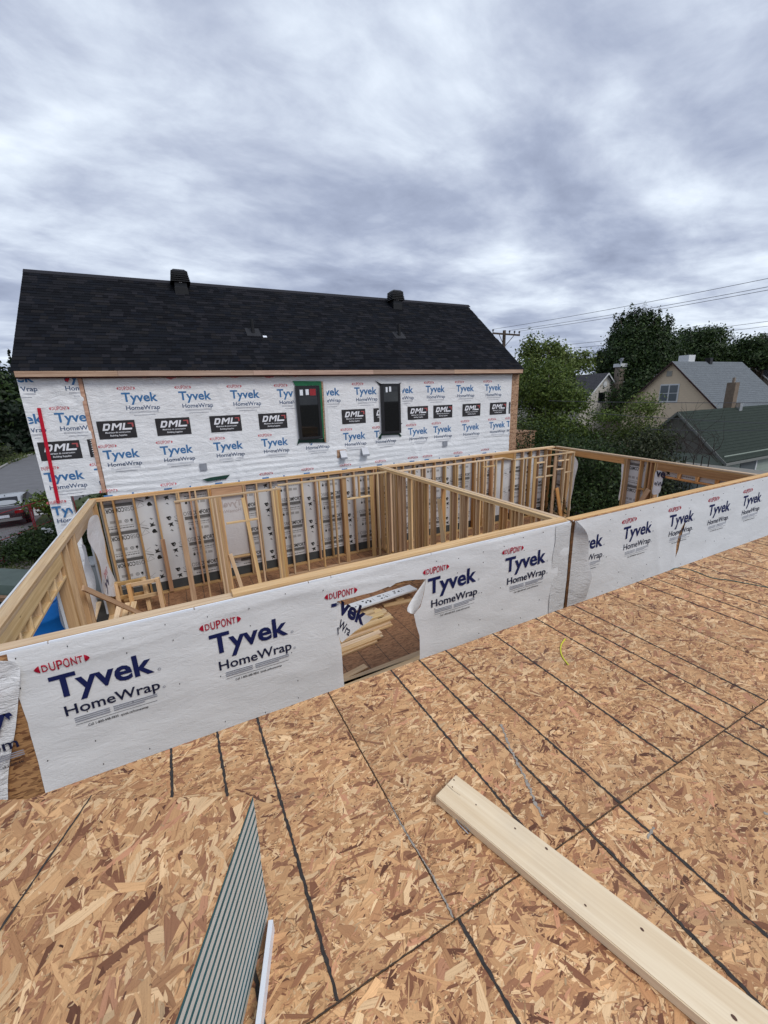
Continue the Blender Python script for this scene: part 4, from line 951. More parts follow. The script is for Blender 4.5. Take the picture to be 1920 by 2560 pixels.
# saw trestles and timber by the left wall
def trestle(label, xa, xb, Y, zt, zr):
    t = thing('trestle', label, 'trestle', ((xa+xb)/2, Y, FLOOR))
    lumber('top_rail', (xa, Y, zt), (xb, Y, zt), .089, .038, (0, 0, 1), W_TAN, t); lumber('lower_rail', (xa+.05, Y+.03, zr), (xb, Y+.03, zr), .089, .038, (0, 0, 1), W_TAN, t)
    for x in (xa+.06, xb-.03):
        for s in (-1, 1): lumber('leg', (x, Y+s*.045, zt+.04), (x+.02, Y+s*.22, FLOOR+.005), .089, .038, (1, 0, 0), W_TAN, t)
trestle('farther timber trestle by the left wall', -1.74, -1.08, 10.72, -2.36, -2.72)
trestle('nearer timber trestle by the left wall', -1.45, -.78, 10.42, -2.33, -2.68)
for k, (px, lb) in enumerate((((-60, 1150), 'leftmost'), ((115, 1165), 'second from left'), ((180, 1160), 'third from left'), ((235, 1150), 'rightmost'))):
    p = onZ(*z3(*px), FLOOR+.5); e = Vector((p.x+.02*k, p.y, 0)); lean = tag(lumber('timber', (p.x-.03, p.y-.9, FLOOR+.14+.002*k), (p.x+.16, p.y+.35, FLOOR+.62+.002*k), .10, .038, (1, 0, 0), W_PALE), 'short pale board leaning on the trestles, %s of four' % lb, 'board')
b0, b1 = onX(*zB(955, 1150), LX+.05), onZ(*zB(1600, 1440), FLOOR+.4); tag(lumber('timber', b0, b0+(b1-b0)*1.25, .09, .038, (0, 0, 1), W_TAN), 'long board slanting down from the left wall over the trestles', 'board')

# ------------------------------------------------------------ the wrapped house behind
HY = 13.3; HX0, HX1 = -3.08, 13.0; EZ = 2.50; RY, RZ = 16.85, 5.56; EY = 13.08
hs = thing('house', 'white wrapped house with a black shingled gable roof', 'house', (5, 15, G))
bd = MB(); gy = [(HY+.03, -.60), (HY+.03, 2.38), (RY, RZ-.16), (2*RY-HY-.03, 2.38), (2*RY-HY-.03, -.60)]; bd.box(-1.84, HX1-.05, HY+.03, 2*RY-HY-.03, G, -.605)
bd.prism([(HX0+.05, y, z) for y, z in gy], (HX1-HX0-.1, 0, 0)); bd.build('walls', [OSB_HOUSE], hs, T((5, 16, G)))
# strand board face left bare at the right corner, in courses
z = 2.34; k = 0
while z > -3.9:
    MB().box(12.62, 13.02, HY-.012, HY+.028, z-.395, z-.004).build('osb_panel', [OSB_HOUSE], hs, T((12.6, HY, z-.4))); z -= .4
bx = thing('porch_box', 'low strand board box built against the far right corner of the house', 'box', (14.1, 14.3, G))
MB().box(13.03, 14.86, 14.0, 15.6, G, -.13).build('body', [OSB_HOUSE], bx, T((14, 14, G)))
MB().box(13.0, 14.92, 13.96, 15.66, -.13, -.10).build('lid', [OSB_HOUSE], bx, T((14, 14, -.1)))
for x in (13.5, 13.95, 14.4): MB().box(x, x+.012, 13.994, 14.0, G, -.14).build('joint', [SEAM], bx, T((x, 14, G)))
def WH(x, z):
    d = .016*noise.noise((x*.7, z*1.2, 5.5))+.011*noise.noise((x*1.9+z*1.4, z*2.6-x*.8, 9.1))
    lo = max(0, min(1, (.32-z)/.25))
    d += lo*(.022*math.sin(z*34+2.2*noise.noise((x*.55, z*.8, 2)))*(.5+.6*noise.noise((x*.4, z*1.3, 7.7)))+.012*noise.noise((x*.9, z*9, 3)))
    for cx, s in ((-1.55, .4), (1.55, -.25), (7.75, -.55)):
        u = x-cx-s*(z-1.0)*.4; d += .010*math.exp(-(u/.2)**2)*math.sin(u*18+z*2)
    return HY-.03+d
def WL(x, z): return HY-.06+.014*noise.noise((x*1.1, z*1.6, 15.5))+(.03*noise.noise((x*4, z*5, 2.2)) if z > 1.65 else 0)+.05*math.exp(-((x+1.95)/.12)**2)*noise.noise((x*3, z*2.5, 8))
def grid_film(name, x0, x1, z0, z1, st, surf, m, parent):
    nx, nz = int((x1-x0)/st)+1, int((z1-z0)/st)+1; M = T(((x0+x1)/2, HY, z0)); inv = M.inverted()
    vs = []
    for i in range(nx+1):
        for j in range(nz+1): x, z = x0+(x1-x0)*i/nx, z0+(z1-z0)*j/nz; vs.append(inv @ Vector((x, surf(x, z), z)))
    fs = [(i*(nz+1)+j, (i+1)*(nz+1)+j, (i+1)*(nz+1)+j+1, i*(nz+1)+j+1) for i in range(nx) for j in range(nz)]
    return mk(name, mesh(name, vs, fs, m, smooth=True), parent, M)
hw = grid_film('house_wrap', -1.80, 12.62, -1.6, 2.335, .055, WH, WRAPH, hs)
grid_film('house_wrap', -1.79, 12.62, -3.9, -1.61, .2, WH, WRAPH, hs)
hl = grid_film('house_wrap', HX0-.03, -1.86, -.62, 2.40, .05, WL, WRAPH, hs)
MB().box(-1.90, -1.815, HY-.075, HY-.02, -.62, 2.36).build('corner_batten', [W_FAS], hs, T((-1.86, HY, -.6)))
wins = [(3.64, 4.42), (6.62, 7.37)]
def notwin(x, z): return not any(a-.05 < x < b+.14 and .25 < z < 2.22 for a, b in wins)
for k in range(10):
    x = -1.03+1.37*k+(.0 if k < 4 else -.16 if k < 6 else -.08)
    put_print(LOGO_S, x, 1.97, WH, INKS_H, hw, lambda x, z: notwin(x, z) and x < 12.6)
x2 = [-1.71, -.35, 1.05, 2.44, 3.80, 5.16, 6.34, 7.71, 8.81, 10.16, 11.51]
for x in x2:
    put_print(LOGO_S, x, .5, WH, INKS_H, hw, lambda x, z: notwin(x, z) and x < 12.6)
    put_print(DMLB, x, 1.26, WH, INKS_H, hw, lambda x, z: notwin(x, z) and x < 12.6, 'printed_sign', .009); put_print(DMLT, x, 1.26, WH, INKS_H, hw, lambda x, z: notwin(x, z) and x < 12.6, 'printed_lettering', .014, 'stuff')
put_print(DMLB, 12.52, 1.26, WH, INKS_H, hw, lambda x, z: x < 12.6, 'printed_sign')
put_print(LOGO_S, 12.43, .5, WH, INKS_H, hw, lambda x, z: x < 12.6)
for x in (-1.9, -.43, .95, 2.35, 3.70, 5.05, 6.4, 7.75, 8.4, 9.83, 11.2): put_print(LOGO_S, x+.0, -.70, WH, INKS_H, hw, lambda x, z: z > -1.5)
for (x, zt) in ((-3.62, 2.50), (-2.25, 2.50), (-3.64, 1.52), (-2.55, 1.52), (-3.06, .05), (-1.98, .05)): put_print(LOGO_S, x, zt, WL, INKS_H, hl, lambda x, z: HX0 < x < -1.9 and z < 2.38 and z > -.6)
for x in (-3.03, -1.99): put_print(DMLB, x, .82, WL, INKS_H, hl, lambda x, z: x < -1.9, 'printed_sign'); put_print(DMLT, x, .82, WL, INKS_H, hl, lambda x, z: x < -1.9, 'printed_lettering', .008, 'stuff')
ta, tb = onY(97, 1020, HY-.09), onY(146, 1258, HY-.09)
lumber('red_tape', ta, tb, .075, .004, (1, 0, 0), REDT, hs)
lumber('red_tape', onY(*z1(405, 715), HY-.10), onY(*z1(393, 742), HY-.10), .07, .004, (1, 0, 0), REDT, hs)
# wrapped post under the left overhang
po = MB(); vs = []
for z in (-3.95, -3.0, -2.2, -1.5, -1.0, -.65):
    for (x, y) in ((-3.08, HY-.05), (-2.62+.05*math.sin(z*3), HY-.05), (-2.66, HY+.3), (-3.08, HY+.3)): vs.append((x, y, z))
po.add(vs, [(i*4+j, i*4+(j+1) % 4, i*4+4+(j+1) % 4, i*4+4+j) for i in range(5) for j in range(4)]).build('wrapped_post', [WRAPH], hs, T((-2.9, HY, G)), smooth=False)
hp_ = grid_film('house_wrap', -3.09, -2.62, -3.6, -.62, .06, lambda x, z: HY-.08+.02*noise.noise((x*3, z*3, 1)), WRAPH, hs)
put_print(LOGO_S, -3.07, -.83, lambda x, z: HY-.105, INKS_H, hp_, lambda x, z: x < -2.64)
# fascia boards and rafter gap
for a, b in ((HX0-.0, -1.0), (-.995, 2.4), (2.405, 6.3), (6.305, 9.6), (9.605, 12.98)): lumber('fascia', (a, EY, 2.435), (b, EY, 2.435), .135, .038, (0, 0, 1), W_FAS, hs)
MB().box(HX0, 12.98, EY+.03, HY+.05, 2.34, 2.372).build('soffit_gap', [plain('soffit_brown', S(88, 52, 48), .9, .2)], hs, T((5, HY, 2.34)))  # dark red-brown board closing the gap behind the fascia
rr = random.Random(3)
for (x, w, d) in ((.22, .32, .075), (.9, .45, .04), (1.9, .4, .05), (2.9, .4, .06), (3.7, .3, .04), (9.6, .3, .03), (10.2, .25, .03), (-.4, .5, .025)):
    b = MB(); n = 9
    prof = [(x-w/2+w*i/(n-1), 2.365-d*math.sin(math.pi*i/(n-1))**.7*(1+.2*rr.uniform(-1, 1))) for i in range(n)]
    b.prism([(px, HY-.05, pz) for px, pz in prof]+[(x+w/2, HY-.05, 2.372), (x-w/2, HY-.05, 2.372)], (0, .05, 0)); b.build('insulation_bulge', [PINK], hs, T((x, HY, 2.33)))
# windows
def window(label, a, b, z0, z1, stickers, green):
    t = MB().box(a, b, HY-.11, HY-.02, z0, z1).build('window', [BLACKM], hs, T((a, HY, z0)))
    t['label'] = label
    w = .085
    for (x0, x1, c0, c1) in ((a, b, z1-w, z1), (a, b, z0, z0+w), (a, a+w, z0+w, z1-w), (b-w, b, z0+w, z1-w)): MB().box(x0, x1, HY-.135, HY-.111, c0, c1).build('frame', [BLACKM], t, T((x0, HY, c0)))
    MB().box(a+w, b-w, HY-.120, HY-.113, z0+w, z1-w).build('pane', [GLASS], t, T((a, HY, z0)))
    for (x, z, sw, sh, m) in stickers: MB().box(x, x+sw, HY-.125, HY-.1215, z-sh, z).build('sticker', [m], t, T((x, HY, z)))
    return t
window('window with a green membrane border', 3.65, 4.42, .38, 2.05, [(3.77, 1.93, .10, .17, WHITE), (3.96, 1.94, .10, .17, WHITE), (4.09, 1.95, .2, .2, plain('red_sticker', S(150, 44, 50), .5, .1))], True)
window('window taped in black near the middle of the wall', 6.63, 7.37, .36, 2.06, [(6.80, 1.95, .07, .17, WHITE), (6.93, 1.97, .08, .17, WHITE)], False)
def patch(name, pts, m, y=HY-.055, th=.012):
    v = [onY(*zD(*p), y) for p in pts]; mb = MB().prism(v, (0, th, 0)); return mb.build(name, [m], hs, T(v[0]))
zD = lambda x, y: (720+x*.1929, 930+y*.1929)
patch('membrane', [(60, 115), (425, 118), (428, 172), (95, 180)], GREENM); patch('membrane', [(428, 118), (445, 120), (495, 915), (455, 910), (400, 172), (428, 172)], GREENM)
patch('bare_board', [(432, 120), (450, 122), (492, 915), (476, 900)], OSB_HOUSE, HY-.062); patch('membrane', [(135, 870), (480, 865), (490, 912), (150, 918), (120, 950)], GREEND)
patch('film_fold', [(455, 118), (490, 130), (540, 870), (500, 918), (480, 600)], WRAPB, HY-.052)
patch('membrane', [(1130, 110), (1200, 150), (1430, 150), (1470, 138), (1430, 175), (1190, 175)], BLACK); patch('membrane', [(1170, 855), (1210, 795), (1440, 785), (1475, 830), (1455, 838), (1430, 812), (1215, 822), (1205, 868)], GREEND)
patch('tape', [(1440, 680), (1480, 662), (1482, 668), (1442, 690)], BLACK); patch('tape', [(275, 905), (298, 905), (285, 936)], DARKM)
patch('bare_board', [(635, 1012), (755, 1005), (758, 1105), (640, 1113)], OSB_HOUSE)
for nm, (x0, x1, zt_, zb_) in (('a', (5.00, 5.22, -.08, -.36)), ('b', (5.80, 6.05, -.05, -.33))):
    h = MB(); h.prism([(x0, HY-.06, zt_), (x0, HY-.20, zb_+.06), (x0, HY-.20, zb_), (x0, HY-.06, zb_)], (x1-x0, 0, 0)); h.build('vent_hood', [GALV], hs, T((x0, HY, zb_)))
for (x0, z0_) in ((onY(*z1(1185, 1270), HY).x, onY(*z1(1185, 1270), HY).z), (onY(*z2(1055, 1128), HY).x, onY(*z2(1055, 1128), HY).z)): MB().box(x0, x0+.2, HY-.075, HY-.05, z0_, z0_+.2).build('tape_patch', [GALV], hs, T((x0, HY, z0_)))
v = [onY(*z1(*p), HY-.07) for p in ((1200, 1325), (1250, 1312), (1362, 1296), (1340, 1320), (1230, 1336))]; MB().prism(v, (0, .02, 0)).build('membrane', [GREEND], hs, T(v[0]))
# roof
SL = Vector((0, RY-EY, RZ-EZ)); SLn = SL.length; SU = SL.normalized(); SN = Vector((0, -SU.z, SU.y))
rf = MB()
rf.hexa([(HX0-.06, EY, EZ-.03), (13.05, EY, EZ-.03), (13.05, RY, RZ-.03), (HX0-.06, RY, RZ-.03), (HX0-.06, EY, EZ), (13.05, EY, EZ), (13.05, RY, RZ), (HX0-.06, RY, RZ)])
rf.hexa([(HX0-.06, RY, RZ-.03), (13.05, RY, RZ-.03), (13.05, 2*RY-EY, EZ-.03), (HX0-.06, 2*RY-EY, EZ-.03), (HX0-.06, RY, RZ), (13.05, RY, RZ), (13.05, 2*RY-EY, EZ), (HX0-.06, 2*RY-EY, EZ)])
roof = rf.build('roof', [flat('roof_underlay', S(26, 27, 31), .9)], hs, T((5, EY, EZ)))
rr = random.Random(8); ncs = 34; ex = SLn/ncs; SC_ = [(.009, .0095, .012), (.011, .012, .015), (.015, .0155, .019), (.020, .020, .024), (.011, .0125, .017), (.017, .0165, .018)]
smesh = {}
def tab(wq, ci):
    k = (wq, ci)
    if k not in smesh:
        w = wq; b = MB(); b.hexa([(0, 0, .0), (w, 0, .0), (w, ex*1.25, -.004), (0, ex*1.25, -.004), (0, 0, .013), (w, 0, .013), (w, ex*1.25, .003), (0, ex*1.25, .003)])
        me = mesh('shingle', b.v, b.f, SHING); add_col(me, [SC_[ci]+(1,)]*6); smesh[k] = me
    return smesh[k]
parts = 0; jv = []; jf = []; jc = []
FRM = lambda x, s: Matrix(((1, 0, 0, x), (0, SU.y, SN.y, EY+SU.y*s), (0, SU.z, SN.z, EZ+SU.z*s), (0, 0, 0, 1)))
for c in range(ncs):
    x = HX0-.07; 
    while x < 13.04:
        w = rr.choice((.14, .18, .22, .28, .34)); w = min(w, 13.07-x); ci = rr.choices(range(6), (4, 5, 3, 2, 3, 2))[0]
        if w > .03:
            lift = .006*rr.random()+.002
            M = FRM(x, c*ex) @ T((0, 0, lift))
            if c < 4 and parts < 300 and w > .13:
                mk('shingle', tab(round(w, 2), ci), roof, M); parts += 1
            else:
                b = len(jv); me = tab(round(w, 2), ci); jv += [M @ v.co for v in me.vertices]; jf += [tuple(i+b for i in f) for f in BF]; jc += [SC_[ci]+(1,)]*6
        x += w+.002
M = T((5, EY, EZ)); inv = M.inverted(); me = mesh('shingles', [inv @ v for v in jv], jf, SHING); add_col(me, jc); mk('shingles', me, roof, M, 'stuff')
rg_ = MB(); x = HX0-.07
while x < 13.0: rg_.hexa([(x, RY-.13, RZ-.085), (x+.3, RY-.13, RZ-.085), (x+.3, RY, RZ+.022), (x, RY, RZ+.022), (x, RY-.13, RZ-.07), (x+.3, RY-.13, RZ-.07), (x+.3, RY, RZ+.04), (x, RY, RZ+.04)]); rg_.hexa([(x, RY, RZ+.022), (x+.3, RY, RZ+.022), (x+.3, RY+.13, RZ-.085), (x, RY+.13, RZ-.085), (x, RY, RZ+.04), (x+.3, RY, RZ+.04), (x+.3, RY+.13, RZ-.07), (x, RY+.13, RZ-.07)]); x += .302
me_o = rg_.build('ridge_cap', [flat('ridge_shingle', S(38, 38, 43), .85)], roof, T((5, RY, RZ)))
RP, RNv = Vector((0, EY, EZ)), SN
def rvent(p):
    b = onP(*p, RP, RNv); x, y, z = b; M = T(b)
    t = MB().box(x-.20, x+.20, y-.06, y+.34, z-.1, z+.16).build('roof_vent', [BLACK], roof, M)
    MB().box(x-.185, x+.185, y-.045, y+.325, z+.16, z+.40).build('neck', [BLACKM], t, M)
    MB().box(x-.05, x+.05, y-.052, y-.046, z+.30, z+.37).build('sticker', [WHITE], t, M)
    for k in range(5):
        zz = z+.32+.062*k; o = .30-.011*k
        MB().hexa([(x-o, y+.14-o, zz), (x+o, y+.14-o, zz), (x+o, y+.14+o, zz), (x-o, y+.14+o, zz), (x-o+.05, y+.14-o+.05, zz+.06), (x+o-.05, y+.14-o+.05, zz+.06), (x+o-.05, y+.14+o-.05, zz+.06), (x-o+.05, y+.14+o-.05, zz+.06)]).build('louvre', [BLACK], t, M)
    MB().box(x-.24, x+.24, y-.1, y+.38, z+.32, z+.64).build('core', [BLACK], t, M)
    zz = z+.64; o = .25
    MB().hexa([(x-o, y+.14-o, zz-.02), (x+o, y+.14-o, zz-.02), (x+o, y+.14+o, zz-.02), (x-o, y+.14+o, zz-.02), (x-.16, y-.02, zz+.06), (x+.16, y-.02, zz+.06), (x+.16, y+.30, zz+.06), (x-.16, y+.30, zz+.06)]).build('cap', [BLACKM], t, M)
rvent((455, 733)); rvent((993, 772))
def pvent(p, white):
    b = onP(*p, RP, RNv); M = T(b)
    t = MB().tube([b+Vector((0, 0, -.05)), b+Vector((0, 0, .42))], .055, 12).build('plumbing_vent', [BLACK], roof, M, smooth=False)
    MB().hexa([FRM(b.x-.22, (b-RP).dot(SU)-.2) @ Vector(q) for q in ((0, 0, .016), (.44, 0, .016), (.44, .45, .012), (0, .45, .012), (0, 0, .026), (.44, 0, .026), (.44, .45, .02), (0, .45, .02))]).build('flashing', [plain('flashing_grey', S(34, 35, 39), .7, .1)], t, M)
    if white: MB().hexa([FRM(b.x+.26, (b-RP).dot(SU)-.26) @ Vector(q) for q in ((0, 0, .02), (.12, 0, .02), (.12, .09, .02), (0, .09, .02), (0, 0, .03), (.12, 0, .03), (.12, .09, .03), (0, .09, .03))]).build('sticker', [WHITE], t, M)
pvent((633, 833), True); pvent((998, 840), False)
# ------------------------------------------------------------ ground and the surroundings
gm = MB(); n = 40; ext = 420
gr = MB().add([(-ext, -ext, G), (ext, -ext, G), (ext, ext, G), (-ext, ext, G)], [(0, 1, 2, 3)]).build('ground', [SOIL], None, T((0, 0, G))); gr['kind'] = 'structure'
def sheet(name, poly, z, m, kind='structure'):
    o = MB().add([(x, y, z) for x, y in poly], [tuple(range(len(poly)))]).build(name, [m], None, T((poly[0][0], poly[0][1], z))); o['kind'] = kind; return o
e0 = onZ(*zC(0, 1650), G).xy; e1_ = onZ(*zC(200, 1470), G).xy; e2_ = onZ(*zC(560, 1110), G).xy
lot = sheet('parking_lot', [(-60, 12), (e0.x, e0.y-3), tuple(e0), tuple(e1_), tuple(e2_), (e2_.x+3, e2_.y+8), (4, 75), (-16.2, 75), (-16.4, 60), (-15.6, 52), (-60, 40)], G+.004, ASPH)
lawn = sheet('lawn', [(-80, 60), (-15.6, 53.5), (-16.4, 61), (-16, 76), (-30, 140), (-120, 140)], G+.03, GRASSG)
lawn2 = sheet('lawn_strip', [tuple(e0+Vector((.05, 0))), (-2.2, 13.5), (-2.4, 22), (e2_.x+3, e2_.y+8), tuple(e2_+Vector((.05, 0))), tuple(e1_+Vector((.05, 0)))], G+.008, GRASSG)
kb = MB(); 
for a, b in (((-16.3, 74), (-16.4, 60)), ((-16.4, 60), (-15.6, 52)), ((-15.6, 52), (-15.2, 46))):
    d = Vector((b[0]-a[0], b[1]-a[1], 0)); s = Vector((d.y, -d.x, 0)).normalized()*.1; P = Vector((*a, G+.004)); Q = Vector((*b, G+.004)); h = Vector((0, 0, .13)); kb.hexa([P-s, P+s, Q+s, Q-s, P-s+h, P+s+h, Q+s+h, Q-s+h])
o = kb.build('kerb', [CONC], None, T((-16, 60, G))); o['kind'] = 'structure'

# ---- foliage
def leaves(name, blobs, n, size, pal, parent, M, seed, clump=.22, flatten=1.0):
    """blobs: (centre, radii); leaf-sized faces gathered in clumps through the volume"""
    r = np.random.default_rng(seed); vol = np.array([b[1][0]*b[1][1]*b[1][2] for b in blobs])**.75; vol /= vol.sum(); P = []; D = []
    for (c, R), f in zip(blobs, vol):
        nn = int(n*f); nc = max(10, int(nn/26)); d = r.normal(size=(nc, 3)); d /= np.linalg.norm(d, axis=1)[:, None]; d[:, 2] = np.where(d[:, 2] < -.5, -d[:, 2]*.4, d[:, 2])
        rr_ = r.uniform(.35, 1.0, nc)**.5*r.uniform(.86, 1.1, nc); ctr = d*rr_[:, None]; k = r.integers(0, nc, nn)
        p = ctr[k]+r.normal(0, clump, (nn, 3))*np.array([1, 1, .8]); P.append(p*np.array(R)+np.array(c)); D.append(d[k]*np.array([1, 1, flatten])+r.normal(0, .55, (nn, 3)))
    P = np.concatenate(P); D = np.concatenate(D); D /= np.linalg.norm(D, axis=1)[:, None]; N = len(P)
    t = r.normal(size=(N, 3)); t -= D*(t*D).sum(1)[:, None]; t /= np.linalg.norm(t, axis=1)[:, None]; b = np.cross(D, t); s = size*r.uniform(.6, 1.5, (N, 1))
    V = np.stack([P-t*s, P-b*s*.5+D*s*.12, P+t*s, P+b*s*.5+D*s*.12], 1).reshape(-1, 3)
    o = np.array(M.translation); me = bpy.data.meshes.new(name); me.vertices.add(N*4); me.vertices.foreach_set('co', (V-o).astype(np.float32).ravel()); me.loops.add(N*4); me.loops.foreach_set('vertex_index', np.arange(N*4, dtype=np.int32))
    me.polygons.add(N); me.polygons.foreach_set('loop_start', np.arange(0, N*4, 4, dtype=np.int32)); me.polygons.foreach_set('loop_total', np.full(N, 4, dtype=np.int32))
    pal = np.array(pal); c = pal[r.integers(0, len(pal), N)]*r.uniform(.7, 1.3, (N, 1)); add_col(me, np.concatenate([c, np.ones((N, 1))], 1)); me.materials.append(LEAF); me.update(calc_edges=True)
    return mk(name, me, parent, M)
DG = [(.024, .046, .013), (.034, .062, .017), (.015, .031, .009), (.055, .088, .024)]
MG = [(.075, .115, .020), (.10, .145, .026), (.045, .078, .016), (.13, .175, .036)]
YG = [(.10, .14, .030), (.13, .17, .04), (.08, .115, .026), (.16, .20, .055)]
OL = [(.034, .046, .020), (.046, .058, .024), (.024, .034, .015), (.065, .072, .036)]
CO = [(.010, .020, .010), (.015, .027, .013), (.008, .015, .008)]
def tree(name, label, base, blobs, n, size, pal, tr, seed, group=None, clump=.22, cat='tree'):
    base = Vector(base); t = thing(name, label, cat, base, group); r = random.Random(seed); M = T(base)
    top = max(b[0][2] for b in blobs); cx = sum(b[0][0] for b in blobs)/len(blobs); cy = sum(b[0][1] for b in blobs)/len(blobs)
    mb = MB(); fork = base.lerp(Vector((cx, cy, top)), .35)
    mb.tube([base, base.lerp(fork, .5)+Vector((r.uniform(-.1, .1), r.uniform(-.1, .1), 0)), fork, Vector((cx, cy, top))], [tr, tr*.82, tr*.65, tr*.15], 9)
    for c, R in blobs:
        c = Vector(c)
        for k in range(4):
            e = c+Vector((r.uniform(-.7, .7)*R[0], r.uniform(-.7, .7)*R[1], r.uniform(-.2, .8)*R[2])); s = base.lerp(fork, r.uniform(.75, 1.0)); mb.tube([s, s.lerp(e, .5)+Vector((0, 0, .3*r.random())), e], [tr*.4, tr*.25, tr*.06], 6)
    mb.build('trunk', [BARK], t, M, smooth=True); leaves('crown', blobs, n, size, pal, t, M, seed, clump); return t
def blob(px, py, D, rx, rz, ry=None): p = at(px, py, D); return (tuple(p), (rx, ry or rx, rz))
def gnd(px, D): p = at(px, 1200, D); return (p.x, p.y, G)
tree('ash_tree', 'bright green leafy tree just right of the wrapped house', gnd(1375, 27), [blob(1325, 1000, 27, 1.1, 1.7), blob(1375, 990, 27, 1.5, 1.5), blob(1425, 1010, 26, 1.1, 1.2), blob(1320, 945, 28, .7, 1.2), blob(1385, 935, 28, 1.1, .9), blob(1340, 1090, 26, 1.6, 1.5), blob(1410, 1090, 25, 1.5, 1.3)], 30000, .065, MG, .22, 11, clump=.20)
tree('ash_tree', 'young tree with pale tips rising beside the utility pole', gnd(1325, 33), [blob(1325, 900, 33, .9, 1.7), blob(1378, 890, 33, 1.1, 1.1), blob(1300, 960, 33, .8, 1.4), blob(1450, 915, 35, 1.1, 1.0), blob(1400, 920, 34, 1.2, 1.0)], 8000, .10, YG, .12, 12)
tree('maple_tree', 'tall rounded dark green maple behind the small white gable', gnd(1590, 50), [blob(1590, 910, 50, 3.2, 3.0), blob(1545, 920, 50, 2.2, 2.8), blob(1630, 905, 50, 2.4, 3.0), blob(1600, 845, 50, 1.9, 2.2), blob(1565, 855, 50, 1.6, 1.9), blob(1515, 970, 50, 1.7, 2.4), blob(1590, 1010, 48, 3.8, 3.0), blob(1640, 860, 50, 1.5, 1.9)]+[blob(1535+13*i, 850-abs(math.sin(i*1.7))*28-22*math.sin(math.pi*i/10), 50, .55, 1.5) for i in range(11)]+[blob(1500+5*i, 900+14*i, 50, .8, .9) for i in range(5)], 48000, .115, DG, .45, 13, clump=.18)
tree('broadleaf_tree', 'dark spreading tree behind the beige house ridge', gnd(1745, 60), [blob(1715, 875, 60, 2.4, 2.2), blob(1765, 848, 60, 2.2, 1.3), blob(1745, 890, 60, 3.2, 1.8), blob(1700, 905, 60, 2.2, 2.2), blob(1775, 905, 60, 2.2, 1.4)], 20000, .13, DG, .4, 14, clump=.17)
tree('broadleaf_tree', 'dark spreading tree at the right edge of the picture', gnd(1870, 62), [blob(1835, 890, 62, 1.8, 1.5), blob(1885, 868, 62, 2.2, 1.3), blob(1870, 905, 62, 3.2, 1.5), blob(1930, 890, 62, 3, 2)], 17000, .13, DG, .4, 15, clump=.17)
for k, (px, py, D, r, h, pal, lb) in enumerate(((1330, 1130, 20, 1.5, 2.3, DG, 'dark bush right of the house corner'), (1440, 1135, 19, 1.2, 1.6, DG, 'bushy green shrub left of the vine tangle'), (1500, 1160, 18.5, 1.3, 1.5, DG, 'olive shrub behind the tall torn opening'), (1560, 1130, 20, 1.2, 1.3, OL, 'twiggy olive shrub in front of the garage gable'), (1602, 1030, 24, .8, 1.5, YG, 'light leafy shrub below the beige house window'), (1520, 1050, 25, 1.1, 1.0, MG, 'leafy shrub below the small white gable'), (1640, 1110, 20.5, .9, 1.3, OL, 'thin olive shrub against the garage gable'))):
    c = at(px, py, D); b = (c.x, c.y, G)
    tree('shrub', lb, b, [(tuple(c), (r, r, h*.6)), ((c.x+.3, c.y+.2, c.z-1.3), (r*1.25, r*1.25, 1.1)), ((c.x-.4, c.y-.2, G+1.2), (r*1.4, r*1.4, 1.1))], 8000, .055, pal, .06, 30+k, 'shrubs along the garden edge', .24, 'shrub')
# tangle of bare vines by the garage
vn = MB(); rr = random.Random(5)
for k in range(34):
    p = at(rr.uniform(1640, 1800), rr.uniform(1120, 1160), 21.0+rr.uniform(-1, .4)); q = at(rr.uniform(1630, 1830), rr.uniform(1000, 1100), 21.0+rr.uniform(-1, .4)); m = p.lerp(q, .5)+Vector((rr.uniform(-.4, .4), rr.uniform(-.4, .4), rr.uniform(-.2, .3)))
    vn.tube([p, p.lerp(m, .5)+Vector((rr.uniform(-.2, .2), rr.uniform(-.2, .2), 0)), m, m.lerp(q, .5)+Vector((rr.uniform(-.2, .2), rr.uniform(-.2, .2), 0)), q], [.010, .009, .008, .006, .003], 5)
for k in range(8):
    p = at(rr.uniform(1650, 1790), 1140, 20.5); vn.tube([Vector((p.x, p.y, G)), p], [.03, .018], 5)
tag(vn.build('vine_tangle', [plain('vine_bark', S(58, 50, 46), .9, .2)], None, T((*at(1720, 1100, 20.5).xy, G))), 'tangle of bare brown vines hanging over the garage gable', 'vines', kind='stuff')

